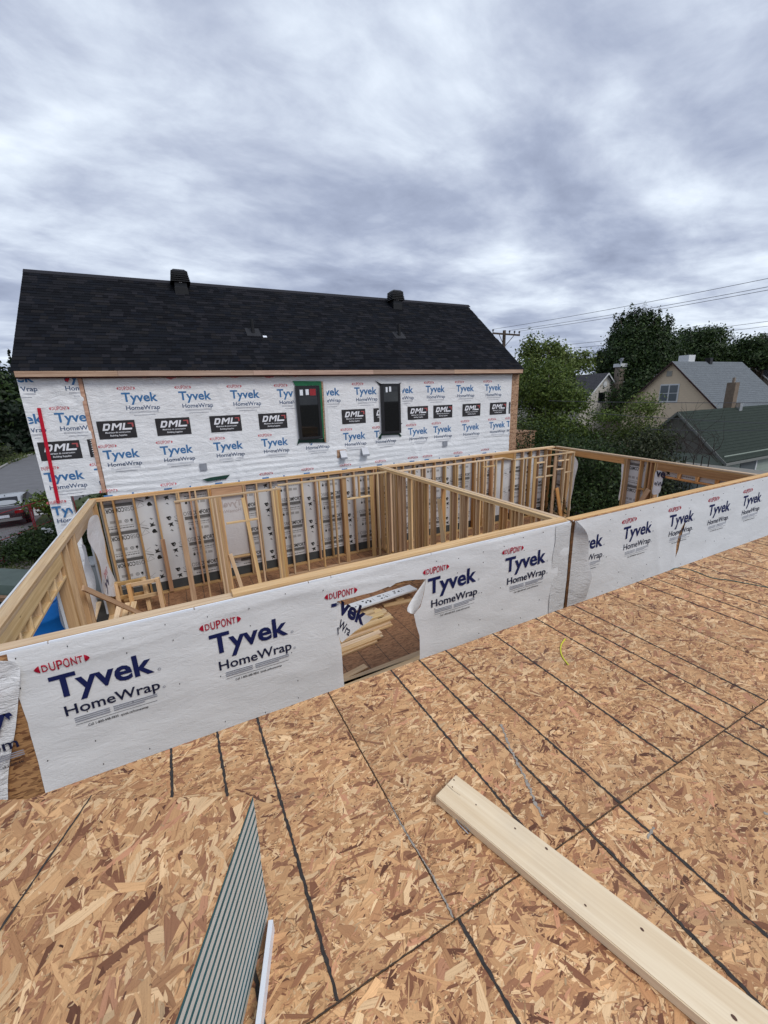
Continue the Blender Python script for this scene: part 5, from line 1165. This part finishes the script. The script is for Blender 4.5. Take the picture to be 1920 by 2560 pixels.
# ---- green roofed garage
def gable_house(t, x0, x1, yc, half, ze, zr, axis, wallm, roofm, over=.25, course=.16, trim=None, fascia=TRIM):
    """gable house; axis 'x': ridge along x, gable at x0; axis 'y': ridge along y, gable at x0 (=y0)"""
    f = (lambda a, b, c: (a, b, c)) if axis == 'x' else (lambda a, b, c: (b, a, c))
    w = MB(); poly = [f(x0, yc-half, G), f(x0, yc-half, ze), f(x0, yc, zr-.05), f(x0, yc+half, ze), f(x0, yc+half, G)]; off = f(x1-x0, 0, 0)
    w.prism(poly, off); w.build('walls', [wallm], t, T(f(x0, yc, G)))
    sl = (zr-ze)/half; rfm = MB(); cols = []; rr = random.Random(int(yc*10))
    root = MB()
    for s in (-1, 1):
        ye, zl = half+over, ze-sl*over; A = [f(x0-over, yc+s*ye, zl), f(x1+over, yc+s*ye, zl), f(x1+over, yc, zr), f(x0-over, yc, zr)]
        root.hexa([Vector(p)+Vector((0, 0, -.04)) for p in A]+[Vector(p) for p in A])
    ro = root.build('roof', [roofm], t, T(f(x0, yc, zr)))
    for s in (-1, 1):
        Lr = math.hypot(half+over, (zr-ze)+sl*over); nc = int(Lr/course); cm = MB()
        for c in range(nc):
            a, b = c/nc, (c+1.0)/nc
            def pt(t_, x, dz): yy = (half+over)*(1-t_); return Vector(f(x, yc+s*yy, zr-sl*yy+dz))
            cm.hexa([pt(a, x0-over-.01, .002), pt(a, x1+over+.01, .002), pt(b, x1+over+.01, .002), pt(b, x0-over-.01, .002), pt(a, x0-over-.01, .024), pt(a, x1+over+.01, .024), pt(b, x1+over+.01, .006), pt(b, x0-over-.01, .006)])
        cm.build('shingle_courses', [roofm], ro, T(f(x0, yc, zr)), 'stuff')
    for s in (-1, 1):
        yy = half+over+.02; p, q = Vector(f(x0-over-.015, yc+s*yy, zr-sl*yy-.06)), Vector(f(x0-over-.015, yc, zr-.06)); lumber('rake_board', p, q, .11, .03, (0, 0, 1), fascia, t)
    yy = half+over+.02
    for s in (-1, 1): p, q = Vector(f(x0-over, yc+s*yy, zr-sl*yy-.07)), Vector(f(x1+over, yc+s*yy, zr-sl*yy-.07)); lumber('eave_board', p, q, .12, .03, (0, 0, 1), fascia, t)
def shroof(name, a, b, scl=(3.5, 9, 9)):
    t = NT(name); o = t.obj(); br = t.n('ShaderNodeTexBrick'); t.lk(t.map(o, (1, 1, 1)), br.inputs['Vector']); br.inputs['Color1'].default_value = a; br.inputs['Color2'].default_value = b; br.inputs['Mortar'].default_value = tuple(x*.55 for x in a[:3])+(1,)
    br.inputs['Scale'].default_value = 1; br.inputs['Mortar Size'].default_value = .006; br.inputs['Brick Width'].default_value = .32; br.inputs['Row Height'].default_value = .14
    col = t.mix(.7, br.outputs['Color'], t.ramp(t.noise(o, 14, 5, .7), [(.3, tuple(x*.7 for x in a[:3])+(1,)), (.7, tuple(min(1, x*1.3) for x in b[:3])+(1,))])); return t.fin(col, .9, .15)
RGRN = shroof('green_shingles', S(42, 50, 45), S(52, 60, 54)); RGRY = shroof('grey_shingles', S(92, 97, 101), S(112, 117, 121)); RDRK = shroof('dark_grey_shingles', S(60, 60, 64), S(74, 74, 78))
def siding(t, plane, fixed, a0, a1, z0, z1, lim, m, h=.115):
    """lap siding, one board per course; lim(z) gives the span at that height"""
    z = z0
    while z < z1:
        lo, hi = lim(z+h*.5); lo, hi = max(lo, a0), min(hi, a1)
        if hi-lo > .1:
            b = MB(); d0, d1 = .022, .006
            if plane == 'x': b.hexa([(fixed-d0, lo, z), (fixed, lo, z), (fixed, hi, z), (fixed-d0, hi, z), (fixed-d1, lo, z+h), (fixed, lo, z+h), (fixed, hi, z+h), (fixed-d1, hi, z+h)])
            else: b.hexa([(lo, fixed-d0, z), (hi, fixed-d0, z), (hi, fixed, z), (lo, fixed, z), (lo, fixed-d1, z+h), (hi, fixed-d1, z+h), (hi, fixed, z+h), (lo, fixed, z+h)])
            b.build('siding_board', [m], t, T((fixed, lo, z) if plane == 'x' else (lo, fixed, z)))
        z += h
ga = thing('garage', 'low garage with a dark green shingle roof at the right', 'garage', (26, 11.8, G))
gable_house(ga, 22, 34, 11.75, 2.1, -1.5, .47, 'x', GREYS, RGRN, .22, .17, fascia=plain('grey_trim', S(120, 122, 118), .6, .06))
siding(ga, 'y', 9.645, 22.05, 34, -3.7, -1.55, lambda z: (22.05, 34), GREYS, .15)
gt = plain('grey_board', S(120, 118, 112), .8, .12, 4)
MB().prism([(21.985, 9.75, -1.45), (21.985, 11.75, .38), (21.985, 13.75, -1.45)], (.012, 0, 0)).build('gable_panel', [gt], ga, T((22, 11.7, -1.4)))
MB().box(23.6, 25.0, 9.60, 9.64, -2.7, -1.62).build('window', [GLASS2], ga, T((23.6, 9.6, -2.7)))
lumber('window_trim', (25.05, 9.60, -2.7), (25.05, 9.60, -1.62), .1, .05, (1, 0, 0), TRIM, ga)
cb = onP(*zR(1270, 600), Vector((22, 11.75, .47)), Vector((0, -2.0, 2.1)).normalized())
ch = thing('chimney_stack', 'narrow weathered brown chimney standing on the green garage roof', 'chimney', cb)
MB().box(cb.x-.2, cb.x+.2, cb.y-.05, cb.y+.35, cb.z-.45, cb.z+1.25).build('shaft', [plain('weathered_brick', S(120, 106, 92), .9, .2, 6)], ch, T(cb)); MB().box(cb.x-.06, cb.x+.06, cb.y+.1, cb.y+.2, cb.z+1.25, cb.z+1.5).build('flue', [CHIM], ch, T(cb))
MB().box(cb.x+.21, cb.x+.5, cb.y-.25, cb.y+.05, cb.z-.45, cb.z+.2).build('metal_cowl', [plain('bright_metal', S(200, 204, 206), .25, .1, metal=.8)], ch, T(cb))
# ---- beige house
be = thing('beige_house', 'beige sided house with a grey shingle roof and gable window', 'house', (40, 20.2, G))
gable_house(be, 36, 46, 20.25, 3.7, -.05, 3.55, 'x', BEIGE, RGRY, .3, .2, fascia=BROWNT)
siding(be, 'x', 35.99, 16.5, 24, -1.6, 3.4, lambda z: (20.25-3.7*(3.5-max(z, -.05))/3.55, 20.25+3.7*(3.5-max(z, -.05))/3.55), BEIGE, .17)
wv = MB().box(35.93, 35.975, 19.55, 21.0, .45, 1.85).build('window', [TRIM], be, T((35.9, 20, .5)))
for a in (19.65, 20.35): MB().box(35.90, 35.928, a, a+.58, .56, 1.12).build('pane', [GLASS2], wv, T((35.9, a, .5))); MB().box(35.90, 35.928, a, a+.58, 1.18, 1.75).build('pane', [GLASS2], wv, T((35.9, a, 1.2)))
MB().box(35.93, 35.975, 20.25, 20.65, 2.45, 2.85).build('gable_vent', [plain('vent_grey', S(150, 148, 140), .6, .1)], be, T((35.9, 20.3, 2.4)))
MB().box(38.6, 39.5, 20.6, 21.4, 2.6, 4.1).build('chimney', [TRIM], be, T((39, 21, 3))); MB().box(40.6, 41.0, 20.0, 20.4, 3.2, 3.85).build('roof_vent', [BLACK], be, T((40.6, 20, 3.4)))
# ---- white gabled house with chimney
wh = thing('white_house', 'small off-white gabled house with a stucco chimney behind the trees', 'house', (37.5, 28, G))
gable_house(wh, 27, 36, 37.5, 3.4, .2, 3.1, 'y', STUCCO, RDRK, .2, .2)
MB().box(38.5, 39.2, 26.4, 26.95, -.5, 3.6).build('chimney', [CHIM], wh, T((38.9, 26.7, 0))); MB().box(38.38, 39.32, 26.28, 27.05, 3.6, 3.9).build('chimney_cap', [TRIM], wh, T((38.9, 26.7, 3.8)))
MB().tube([(38.87, 26.65, 3.9), (38.87, 26.65, 4.15), (38.87, 26.65, 4.17), (38.87, 26.65, 4.4)], [.1, .1, .2, .22], 10).build('chimney_pot', [GALV], wh, T((38.9, 26.7, 4.2)))
MB().tube([(37.35, 26.99, 2.1), (37.35, 26.94, 2.1)], .27, 14).build('gable_vent', [TRIM], wh, T((37.35, 27, 2.1))); MB().box(36.6, 37.5, 26.94, 26.985, .45, 1.35).build('window', [GLASS], wh, T((37, 27, .5)))
MB().box(35.6, 36.1, 29.3, 29.8, 1.8, 3.3).build('roof_vent', [BLACK], wh, T((35.8, 29.5, 2.4)))
# ---- house at the far right edge
fr_ = thing('taupe_house', 'taupe stucco house with a dark roof at the far right edge', 'house', (60, 26, G))
pk = at(1886, 916, 62); gable_house(fr_, pk.x, pk.x+9, pk.y, 4.2, -.2, pk.z, 'x', TAUPE, RDRK, .3, .25)
MB().tube([(pk.x-.02, pk.y, pk.z-1.5), (pk.x-.08, pk.y, pk.z-1.5)], .35, 14).build('gable_vent', [TRIM], fr_, T(pk)); MB().box(pk.x-.06, pk.x-.01, pk.y-.5, pk.y+.7, pk.z-5.2, pk.z-4).build('window', [GLASS2], fr_, T(pk))
# ---- utility pole and wires
PD = 38; pt_ = at(1261, 826, PD); up_ = thing('utility_pole', 'wooden utility pole with one crossarm beside the black roof', 'pole', (pt_.x, pt_.y, G)); WP = plain('pole_wood', S(92, 80, 70), .9, .2, 6)
MB().tube([(pt_.x, pt_.y, G), (pt_.x, pt_.y, pt_.z)], [.19, .13], 12).build('post', [WP], up_, T((pt_.x, pt_.y, G)))
ca, cb_ = at(1231, 833, PD-.25), at(1300, 838, PD-.25); lumber('crossarm', ca, cb_, .13, .1, (0, 0, 1), WP, up_)
for t_ in (0.25, .78): p = ca.lerp(cb_, t_); lumber('brace', p-Vector((0, 0, .07)), Vector((pt_.x, pt_.y, p.z-.9))+(ca-cb_).normalized()*(.0), .05, .02, (0, 0, 1), WP, up_)
ins = []
for t_ in (.02, .62, .80, .97):
    p = ca.lerp(cb_, t_); MB().tube([p+Vector((0, 0, .05)), p+Vector((0, 0, .14)), p+Vector((0, 0, .17)), p+Vector((0, 0, .3))], [.03, .03, .075, .06], 8).build('insulator', [plain('porcelain', S(70, 66, 66), .4, .1)], up_, T(p)); ins.append(p+Vector((0, 0, .3)))
WIRE = flat('wire_grey', S(74, 76, 82), .6)
def wire(label, a, b, r=.012, sag=.5):
    P = [a.lerp(b, i/16)+Vector((0, 0, -sag*4*(i/16)*(1-i/16))) for i in range(17)]
    tag(MB().tube(P, r, 5).build('power_line', [WIRE], None, T(a)), label, 'wire', 'overhead wires')
def far_end(px, py, a, D): return at(px, py, D)
for i, (py, lb) in enumerate(((690, 'top overhead wire leading right from the pole crossarm'), (711, 'second overhead wire from the top, leading right from the pole'), (719, 'third overhead wire from the top, leading right from the pole'))):
    a = ins[(0, 1, 3)[i]]; b = at(1925, py, 30); wire(lb, a, a+(b-a)*1.25, .013, .15)
for i, (pa, pb, lb) in enumerate((((1290, 874), (1925, 800), 'upper of three low wires crossing behind the maple'), ((1310, 882), (1925, 812), 'middle of three low wires crossing behind the maple'), ((1330, 893), (1925, 834), 'lowest of three wires crossing behind the maple'))):
    a, b = at(*pa, 57), at(*pb, 66); wire(lb, a, b+(b-a)*.2, .022, .2)
for i, (pa, pb, D, lb) in enumerate((((1430, 1002), (1925, 1004), 18, 'dark cable crossing in front of the beige house'), ((1520, 1034), (1925, 1056), 17, 'pale cable crossing in front of the green garage roof'), ((1660, 1073), (1925, 1072), 17.5, 'thin dark cable crossing low over the garage roof'))):
    a, b = at(*pa, D), at(*pb, D); wire(lb, a-(b-a)*.15, b+(b-a)*.3, .009, .05)
# bits of clutter behind the right opening
cl = thing('shed', 'low pale panelled shed seen through the wide header opening', 'shed', (19.5, 9.5, G))
sa = onP(*z6(1140, 250), Vector((18.5, 9, 0)), Vector((1, 0, 0))); MB().box(18.5, 20.3, 7.3, 10.6, G, -1.75).build('body', [plain('pale_panel', S(150, 160, 158), .6, .12, 3)], cl, T((19, 9, G))); MB().box(18.3, 20.5, 7.1, 10.8, -1.75, -1.66).build('roof', [gt], cl, T((19, 9, -1.7)))
for x in (7.6, 8.4, 9.2, 10.0): MB().box(18.485, 18.499, x, x+.04, G, -1.76).build('batten', [gt], cl, T((18.5, x, G)))

# ------------------------------------------------------------ left side: car, fence, hedge
def car():
    rc_ = onZ(*zC(385, 1265), G); X1 = rc_.x; Y0 = rc_.y-.2; w = 1.82; L = 4.65; ang = rad(5)
    t = thing('parked_car', 'grey and maroon sedan parked on the asphalt at the left edge', 'car', (X1-w/2, Y0+L/2, G))
    M0 = T((X1-w/2, Y0, G)) @ Matrix.Rotation(ang, 4, 'Z')
    # cross sections along the car from the rear bumper to the nose: (y, half width low, half width high, z low, z belt)
    BODY = plain('car_paint', S(40, 30, 34), .25, .06, 2, spec=.6); ROOFP = plain('car_silver', S(150, 154, 158), .25, .05, 2, spec=.6)
    secs = [(0, .80, .74, .38, .74), (.06, .88, .82, .28, .92), (.35, .91, .86, .22, .98), (1.2, .91, .88, .2, .97), (2.6, .91, .88, .2, .95), (3.6, .91, .84, .2, .90), (4.3, .88, .76, .24, .78), (4.65, .76, .66, .36, .60)]
    def loft(secs, mk_):
        vs = []; 
        for s in secs: vs += mk_(s)
        n = len(mk_(secs[0])); fs = [(i*n+j, i*n+(j+1) % n, i*n+n+(j+1) % n, i*n+n+j) for i in range(len(secs)-1) for j in range(n)]+[tuple(reversed(range(n))), tuple(range((len(secs)-1)*n, len(secs)*n))]
        return vs, fs
    vs, fs = loft(secs, lambda s: [(-s[1]*.92, s[0], s[3]), (s[1]*.92, s[0], s[3]), (s[1], s[0], (s[3]+s[4])/2), (s[2], s[0], s[4]), (s[2]*.8, s[0], s[4]+.03), (-s[2]*.8, s[0], s[4]+.03), (-s[2], s[0], s[4]), (-s[1], s[0], (s[3]+s[4])/2)])
    def mkp(name, vs, fs, m, par=t, sub=0):
        me = mesh(name, vs, fs, m, smooth=bool(sub)); o = mk(name, me, par, M0)
        if sub: md = o.modifiers.new('s', 'SUBSURF'); md.levels = md.render_levels = sub
        return o
    body = mkp('body', vs, fs, BODY, sub=2)
    cs = [(.55, .72, .96), (.95, .64, 1.22), (1.45, .58, 1.38), (2.2, .57, 1.42), (2.75, .60, 1.36), (3.3, .66, 1.12), (3.65, .74, .96)]
    vs, fs = loft(cs, lambda s: [(-.80, s[0], .90), (.80, s[0], .90), (s[1]+.1*(1.42-s[2]), s[0], s[2]-.04), (s[1]*.85, s[0], s[2]), (-s[1]*.85, s[0], s[2]), (-s[1]-.1*(1.42-s[2]), s[0], s[2]-.04)]); cab = mkp('cabin', vs, fs, ROOFP, sub=2)
    mkp('rear_window', [(-.60, .66, 1.03), (.60, .66, 1.03), (.50, 1.25, 1.345), (-.50, 1.25, 1.345)], [(0, 1, 2, 3)], GLASS, cab)
    mkp('side_window', [(.80, .95, 1.02), (.80, 3.1, 1.0), (.70, 2.7, 1.33), (.69, 1.5, 1.35)], [(0, 1, 2, 3)], GLASS, cab)
    for s in (-1, 1):
        mkp('tail_light', [(s*.48, -.012, .70), (s*.80, .03, .70), (s*.82, .05, .84), (s*.48, -.005, .84)], [(0, 1, 2, 3)], plain('tail_red', S(120, 14, 20), .2, .05), body)
        for y in (.85, 3.75):
            wv_ = []
            for a in range(18): th_ = a*math.pi/9; wv_ += [(s*.92, y+.33*math.cos(th_), .33+.33*math.sin(th_)), (s*.70, y+.33*math.cos(th_), .33+.33*math.sin(th_))]
            wh_ = mkp('wheel', wv_, [(2*a, 2*((a+1) % 18), 2*((a+1) % 18)+1, 2*a+1) for a in range(18)]+[tuple(range(0, 36, 2)), tuple(range(35, 0, -2))], BLACK)
            rm = [(s*.926, y+.21*math.cos(a*math.pi/6), .33+.21*math.sin(a*math.pi/6)) for a in range(12)]; mkp('rim', rm, [tuple(range(12))], GALV, wh_)
    mkp('bumper_strip', [(-.7, -.03, .36), (.7, -.03, .36), (.7, -.03, .50), (-.7, -.03, .50), (-.7, .05, .36), (.7, .05, .36), (.7, .05, .50), (-.7, .05, .50)], BF, plain('bumper_grey', S(110, 112, 114), .4, .05), body)
    mkp('number_plate', [(-.26, -.045, .54), (.26, -.045, .54), (.26, -.045, .68), (-.26, -.045, .68)], [(0, 1, 2, 3)], plain('plate_white', S(190, 194, 204), .5, .05), body)
    mkp('roof_aerial', [(-.03, 1.35, 1.40), (.03, 1.35, 1.40), (.0, 1.5, 1.46)], [(0, 1, 2)], BLACK, cab)
car()
RED = plain('red_paint', S(130, 30, 46), .5, .12); 
def fence(label, a, b, h, mesh_=True):
    t = thing('site_fence', label, 'fence', a); a = Vector(a); b = Vector(b); d = b-a; u = d.normalized(); Z = Vector((0, 0, 1))
    for p in (a, b): MB().tube([p, p+Z*h], .022, 8).build('post', [RED], t, T(p))
    for zz in (.12, h-.03): MB().tube([a+Z*zz, b+Z*zz], .02, 8).build('rail', [RED], t, T(a+Z*zz))
    w = MB(); n = int(d.length/.11)
    for i in range(1, n): p = a+d*(i/n); w.tube([p+Z*.12, p+Z*(h-.03)], .0014, 4, cap=False)
    for i in range(1, 9): zz = .12+(h-.15)*i/9; w.tube([a+Z*zz, b+Z*zz], .0014, 4, cap=False)
    w.build('wire_mesh', [RED], t, T(a), 'stuff')
f1 = onZ(*zC(440, 1330), G); f0 = onZ(*zC(-150, 1560), G); f2 = onZ(*zC(60, 1745), G)
fence('red site fence panel in front of the parked car', f0, f1, 1.28); dv = (f1-f0).normalized(); fence('red site fence panel behind the hedge, right of the car', f1+dv*.1, f1+dv*2.9, 1.28); fence('red site fence panel at the left edge near the green skip', f2, f2+Vector((-2.2, -1.2, 0)), 1.28)
sg = at(*zC(535, 1060), math.hypot(*onZ(*zC(530, 1150), G).xy)); sn = thing('site_sign', 'small white site sign with red heading fixed to the fence', 'sign', (sg.x, sg.y, G))
lumber('post', (sg.x, sg.y+.04, G), (sg.x, sg.y+.04, sg.z+.3), .05, .05, (1, 0, 0), W_TAN, sn); MB().box(sg.x-.42, sg.x+.42, sg.y-.012, sg.y+.012, sg.z-.34, sg.z+.36).build('board', [WHITE], sn, T(sg)); MB().box(sg.x-.34, sg.x+.3, sg.y-.018, sg.y-.0125, sg.z+.0, sg.z+.12).build('heading', [RED], sn, T(sg)); MB().box(sg.x-.30, sg.x+.3, sg.y-.018, sg.y-.0125, sg.z-.24, sg.z-.13).build('line', [PRINT_K], sn, T(sg))
h0 = onZ(*zC(430, 1560), G+.3)
tree('hedge', 'dark leafy hedge with white blossoms below the left wall', (h0.x, h0.y, G), [((h0.x-.75, h0.y-.5, G+.35), (.7, .7, .45)), ((h0.x, h0.y, G+.5), (.9, .9, .6)), ((h0.x+.7, h0.y+.5, G+.55), (.8, .9, .6)), ((h0.x+.3, h0.y-.8, G+.4), (.9, .8, .5)), ((h0.x+1.3, h0.y-.3, G+.5), (.9, .9, .6))], 9000, .05, DG, .04, 51, None, .24, 'hedge')
tree('shrub', 'dark bush under the overhang at the left end of the house', (-2.4, 17.6, G), [((-2.4, 17.6, G+1.5), (.9, 1.0, 1.3)), ((-1.9, 18.2, G+2.2), (.9, .9, 1.0)), ((-3.0, 18.0, G+.9), (.8, .8, .8))], 5000, .06, DG, .05, 57, None, .24, 'shrub')
h1 = at(*zC(550, 985), 26.5); tree('shrub', 'small yellow green sapling right of the parked car', (h1.x, h1.y, G), [(tuple(h1), (.75, .75, .5)), ((h1.x+.3, h1.y, h1.z-.5), (.5, .5, .4))], 1500, .07, MG, .03, 52, None, .25, 'shrub')
bl = MB(); rr = random.Random(2)
for _ in range(14): p = at(*zC(rr.uniform(540, 660), rr.uniform(1315, 1360)), h0.length*.985 if False else math.hypot(h0.x, h0.y)-.2); bl.box(p.x-.05, p.x+.05, p.y-.04, p.y+.04, p.z-.03, p.z+.03)
bl.build('blossom', [WHITE], bpy.data.objects['hedge'], T(h0), 'stuff')
# skip and rubble
s0 = onZ(*zC(-40, 1960), -2.6); sk = thing('skip', 'dark green metal skip with a timber edged top at the left edge', 'skip', (s0.x, s0.y, G)); SG = plain('skip_green', S(48, 66, 58), .6, .15, 3)
u_ = Vector((.80, -.60, 0)).normalized(); v_ = Vector((-u_.y, u_.x, 0)); c_ = Vector((s0.x, s0.y, G)); 
def q8(l0, l1, w0, w1, za, zb, dl=0, dw=0): return [c_+u_*l+v_*w+Vector((0, 0, z)) for l, w, z in ((l0, w0, za), (l1, w0, za), (l1, w1, za), (l0, w1, za), (l0-dl, w0-dw, zb), (l1+dl, w0-dw, zb), (l1+dl, w1+dw, zb), (l0-dl, w1+dw, zb))]
MB().hexa(q8(-2.3, .55, 0, 1.3, .1, .85, .15, .12)).build('body', [SG], sk, T(c_)); MB().hexa(q8(-2.45, .70, -.15, -.02, .86, .98)).build('timber_edge', [wood('weathered_board', S(150, 122, 92), S(98, 76, 56))], sk, T(c_)); MB().hexa(q8(-2.3, .6, .1, 1.3, .86, 1.15, -.2, -.1)).build('cover', [plain('tarp_green', S(70, 84, 78), .55, .15, 3)], sk, T(c_))
for l in (-2.0, -1.0, 0.0): MB().hexa(q8(l, l+.08, -.06, -.001, .15, .8, 0, .06)).build('rib', [SG], sk, T(c_))
rb = MB(); rr = random.Random(14)
for _ in range(160):
    p = onZ(*zC(rr.uniform(60, 420), rr.uniform(1690, 1900)), G); s_ = rr.uniform(.02, .09); q = [Vector((rr.uniform(-1, 1), rr.uniform(-1, 1), rr.uniform(-.6, .8)))*s_ for _ in range(8)]
    q = [Vector((a*s_*rr.uniform(.6, 1.2), b*s_*rr.uniform(.6, 1.2), c*s_*rr.uniform(.5, 1))) for c in (-.5, .6) for a, b in ((-1, -1), (1, -1), (1, 1), (-1, 1))]; rb.hexa([p+v+Vector((0, 0, s_*.4)) for v in q])
tag(rb.build('rubble', [plain('rubble_grey', S(112, 108, 104), .9, .4, 3)], None, T(onZ(*zC(250, 1800), G))), 'grey stone rubble beside the hedge', 'rubble', kind='stuff')
bb = onZ(108, 1590, G); bb = onX(112, 1560, -3.4); bb = Vector((bb.x, bb.y, G))
bn = thing('blue_barrel', 'bright blue plastic barrel standing outside the left opening', 'barrel', bb); BL = plain('blue_plastic', S(22, 96, 168), .35, .08, 3)
MB().tube([bb, bb+Vector((0, 0, .05)), bb+Vector((0, 0, .35)), bb+Vector((0, 0, .39)), bb+Vector((0, 0, .43)), bb+Vector((0, 0, .8)), bb+Vector((0, 0, .84)), bb+Vector((0, 0, .88)), bb+Vector((0, 0, 1.15)), bb+Vector((0, 0, 1.2))], [.34, .37, .38, .40, .38, .38, .40, .38, .36, .33], 24).build('body', [BL], bn, T(bb), smooth=True); MB().tube([bb+Vector((0, 0, 1.2)), bb+Vector((0, 0, 1.235))], .345, 24).build('lid', [BL], bn, T(bb))
for k, (px, lb) in enumerate((((1110, 1080), 'upper of two grey plastic tubs outside the left wall'), ((1190, 1310), 'lower grey plastic tub outside the left wall'))):
    p = onX(*zB(*px), -2.75-.1*k); p.z = max(p.z, G+.25); tb = thing('plastic_tub', lb, 'tub', (p.x, p.y, G)); GT = plain('grey_tub', S(132, 138, 144), .4, .08, 4); base_z = G+.002
    MB().hexa([(p.x-.25, p.y-.35, base_z), (p.x+.25, p.y-.35, base_z), (p.x+.25, p.y+.35, base_z), (p.x-.25, p.y+.35, base_z), (p.x-.3, p.y-.42, base_z+.6+.5*(1-k)), (p.x+.3, p.y-.42, base_z+.6+.5*(1-k)), (p.x+.3, p.y+.42, base_z+.6+.5*(1-k)), (p.x-.3, p.y+.42, base_z+.6+.5*(1-k))]).build('body', [GT], tb, T(p)); MB().box(p.x-.33, p.x+.33, p.y-.45, p.y+.45, base_z+.6+.5*(1-k), base_z+.64+.5*(1-k)).build('lid', [GT], tb, T(p))
# far trees on the left
for k, (px, top, D, r, lb) in enumerate(((22, 880, 88, 2.6, 'tall narrow spruce at the left edge beside the black roof'), (-40, 915, 84, 3.0, 'spruce partly outside the left edge'), (60, 935, 95, 2.6, 'smaller spruce touching the left end of the house'))):
    p = at(px, top, D); t = thing('spruce_tree', lb, 'tree', (p.x, p.y, G)); H = p.z-G; MB().tube([(p.x, p.y, G), (p.x, p.y, p.z-.2)], [.3, .04], 8).build('trunk', [BARK], t, T((p.x, p.y, G)))
    bs = []; n = 11
    for i in range(n): f_ = i/(n-1); rr2 = r*(1-f_*.93); bs.append(((p.x, p.y, G+H*.1+H*.88*f_), (rr2, rr2, H*.055)))
    leaves('crown', bs, 9000, .22, CO, t, T((p.x, p.y, G)), 70+k, .16)
for k, (px, py, D, r, h, pal) in enumerate(((10, 985, 80, 5, 4.0, CO), (70, 1000, 82, 5, 3.8, DG), (-60, 990, 78, 5, 4, DG), (40, 1045, 76, 4.5, 2.6, CO), (110, 1020, 84, 5, 3.6, CO))):
    p = at(px, py, D); tree('broadleaf_tree', ('dark dense tree behind the parking lot, under the spruces', 'deep green tree behind the parking lot, touching the house wall', 'deep green tree mostly outside the left edge', 'low dark tree above the far fence', 'dark tree hidden behind the left end of the house')[k], (p.x, p.y, G), [(tuple(p), (r, r, h)), ((p.x+2, p.y, p.z-2.2), (r, r, h*.8)), ((p.x-2, p.y-1, p.z-2.6), (r, r, h*.8)), ((p.x, p.y-1, p.z-4.0), (r, r, 2.2))], 8000, .3, pal, .35, 80+k, None, .2)
for k, (px, py) in enumerate(((0, 420), (40, 505), (180, 360), (380, 355))):
    p = onZ(*zC(px, py), G); tree('shrub', ('leftmost low bush on the far lawn edge', 'low bush beside the far kerb', 'low bush under the far chain fence', 'low bush at the far corner of the parking lot')[k], (p.x, p.y, G), [((p.x-1, p.y+1, G+.8), (1.8, 1.8, 1.0)), ((p.x-2.5, p.y+1.5, G+.9), (1.8, 1.6, 1.1))], 2200, .13, OL if k % 2 else MG, .06, 90+k, None, .25, 'shrub')
fa = onZ(*zC(-200, 350), G); fb_ = onZ(*zC(405, 335), G); cf = thing('chain_fence', 'thin grey chain fence beyond the parking lot', 'fence', fa)
for i in range(6): p = fa.lerp(fb_, i/5); MB().tube([p, p+Vector((0, 0, 1.9))], .05, 6).build('post', [GALV], cf, T(p))
MB().tube([fa+Vector((0, 0, 1.85)), fb_+Vector((0, 0, 1.85))], .035, 6).build('rail', [GALV], cf, T(fa))
# grass tufts on the lawns
def tufts(name, polyf, n, h, seed, lb):
    r = np.random.default_rng(seed); P = np.array([polyf(*r.random(2)) for _ in range(n)]); a = r.uniform(0, 6.28, n); s = h*r.uniform(.6, 1.3, n); lx, ly = r.normal(0, .4, n)*s, r.normal(0, .4, n)*s
    V = np.stack([np.stack([P[:, 0]-np.cos(a)*s*.25, P[:, 1]-np.sin(a)*s*.25, np.full(n, G+.01)], -1), np.stack([P[:, 0]+np.cos(a)*s*.25, P[:, 1]+np.sin(a)*s*.25, np.full(n, G+.01)], -1), np.stack([P[:, 0]+lx, P[:, 1]+ly, G+s], -1)], 1).reshape(-1, 3)
    me = bpy.data.meshes.new(name); me.from_pydata(V.tolist(), [], [(3*i, 3*i+1, 3*i+2) for i in range(n)]); pal = np.array([(.07, .10, .03), (.10, .13, .04), (.05, .08, .025), (.13, .14, .06)]); c = pal[r.integers(0, 4, n)]; add_col(me, np.concatenate([c, np.ones((n, 1))], 1)); me.materials.append(LEAF)
    o = mk(name, me); tag(o, lb, 'grass', kind='stuff')
tufts('grass', lambda a, b: (-6.4+a*3.6+b*.6, 17+b*12), 9000, .14, 1, 'rough grass strip by the hedge'); tufts('grass', lambda a, b: (-34+a*18, 54+b*22), 6000, .35, 2, 'rough grass beyond the parking lot')
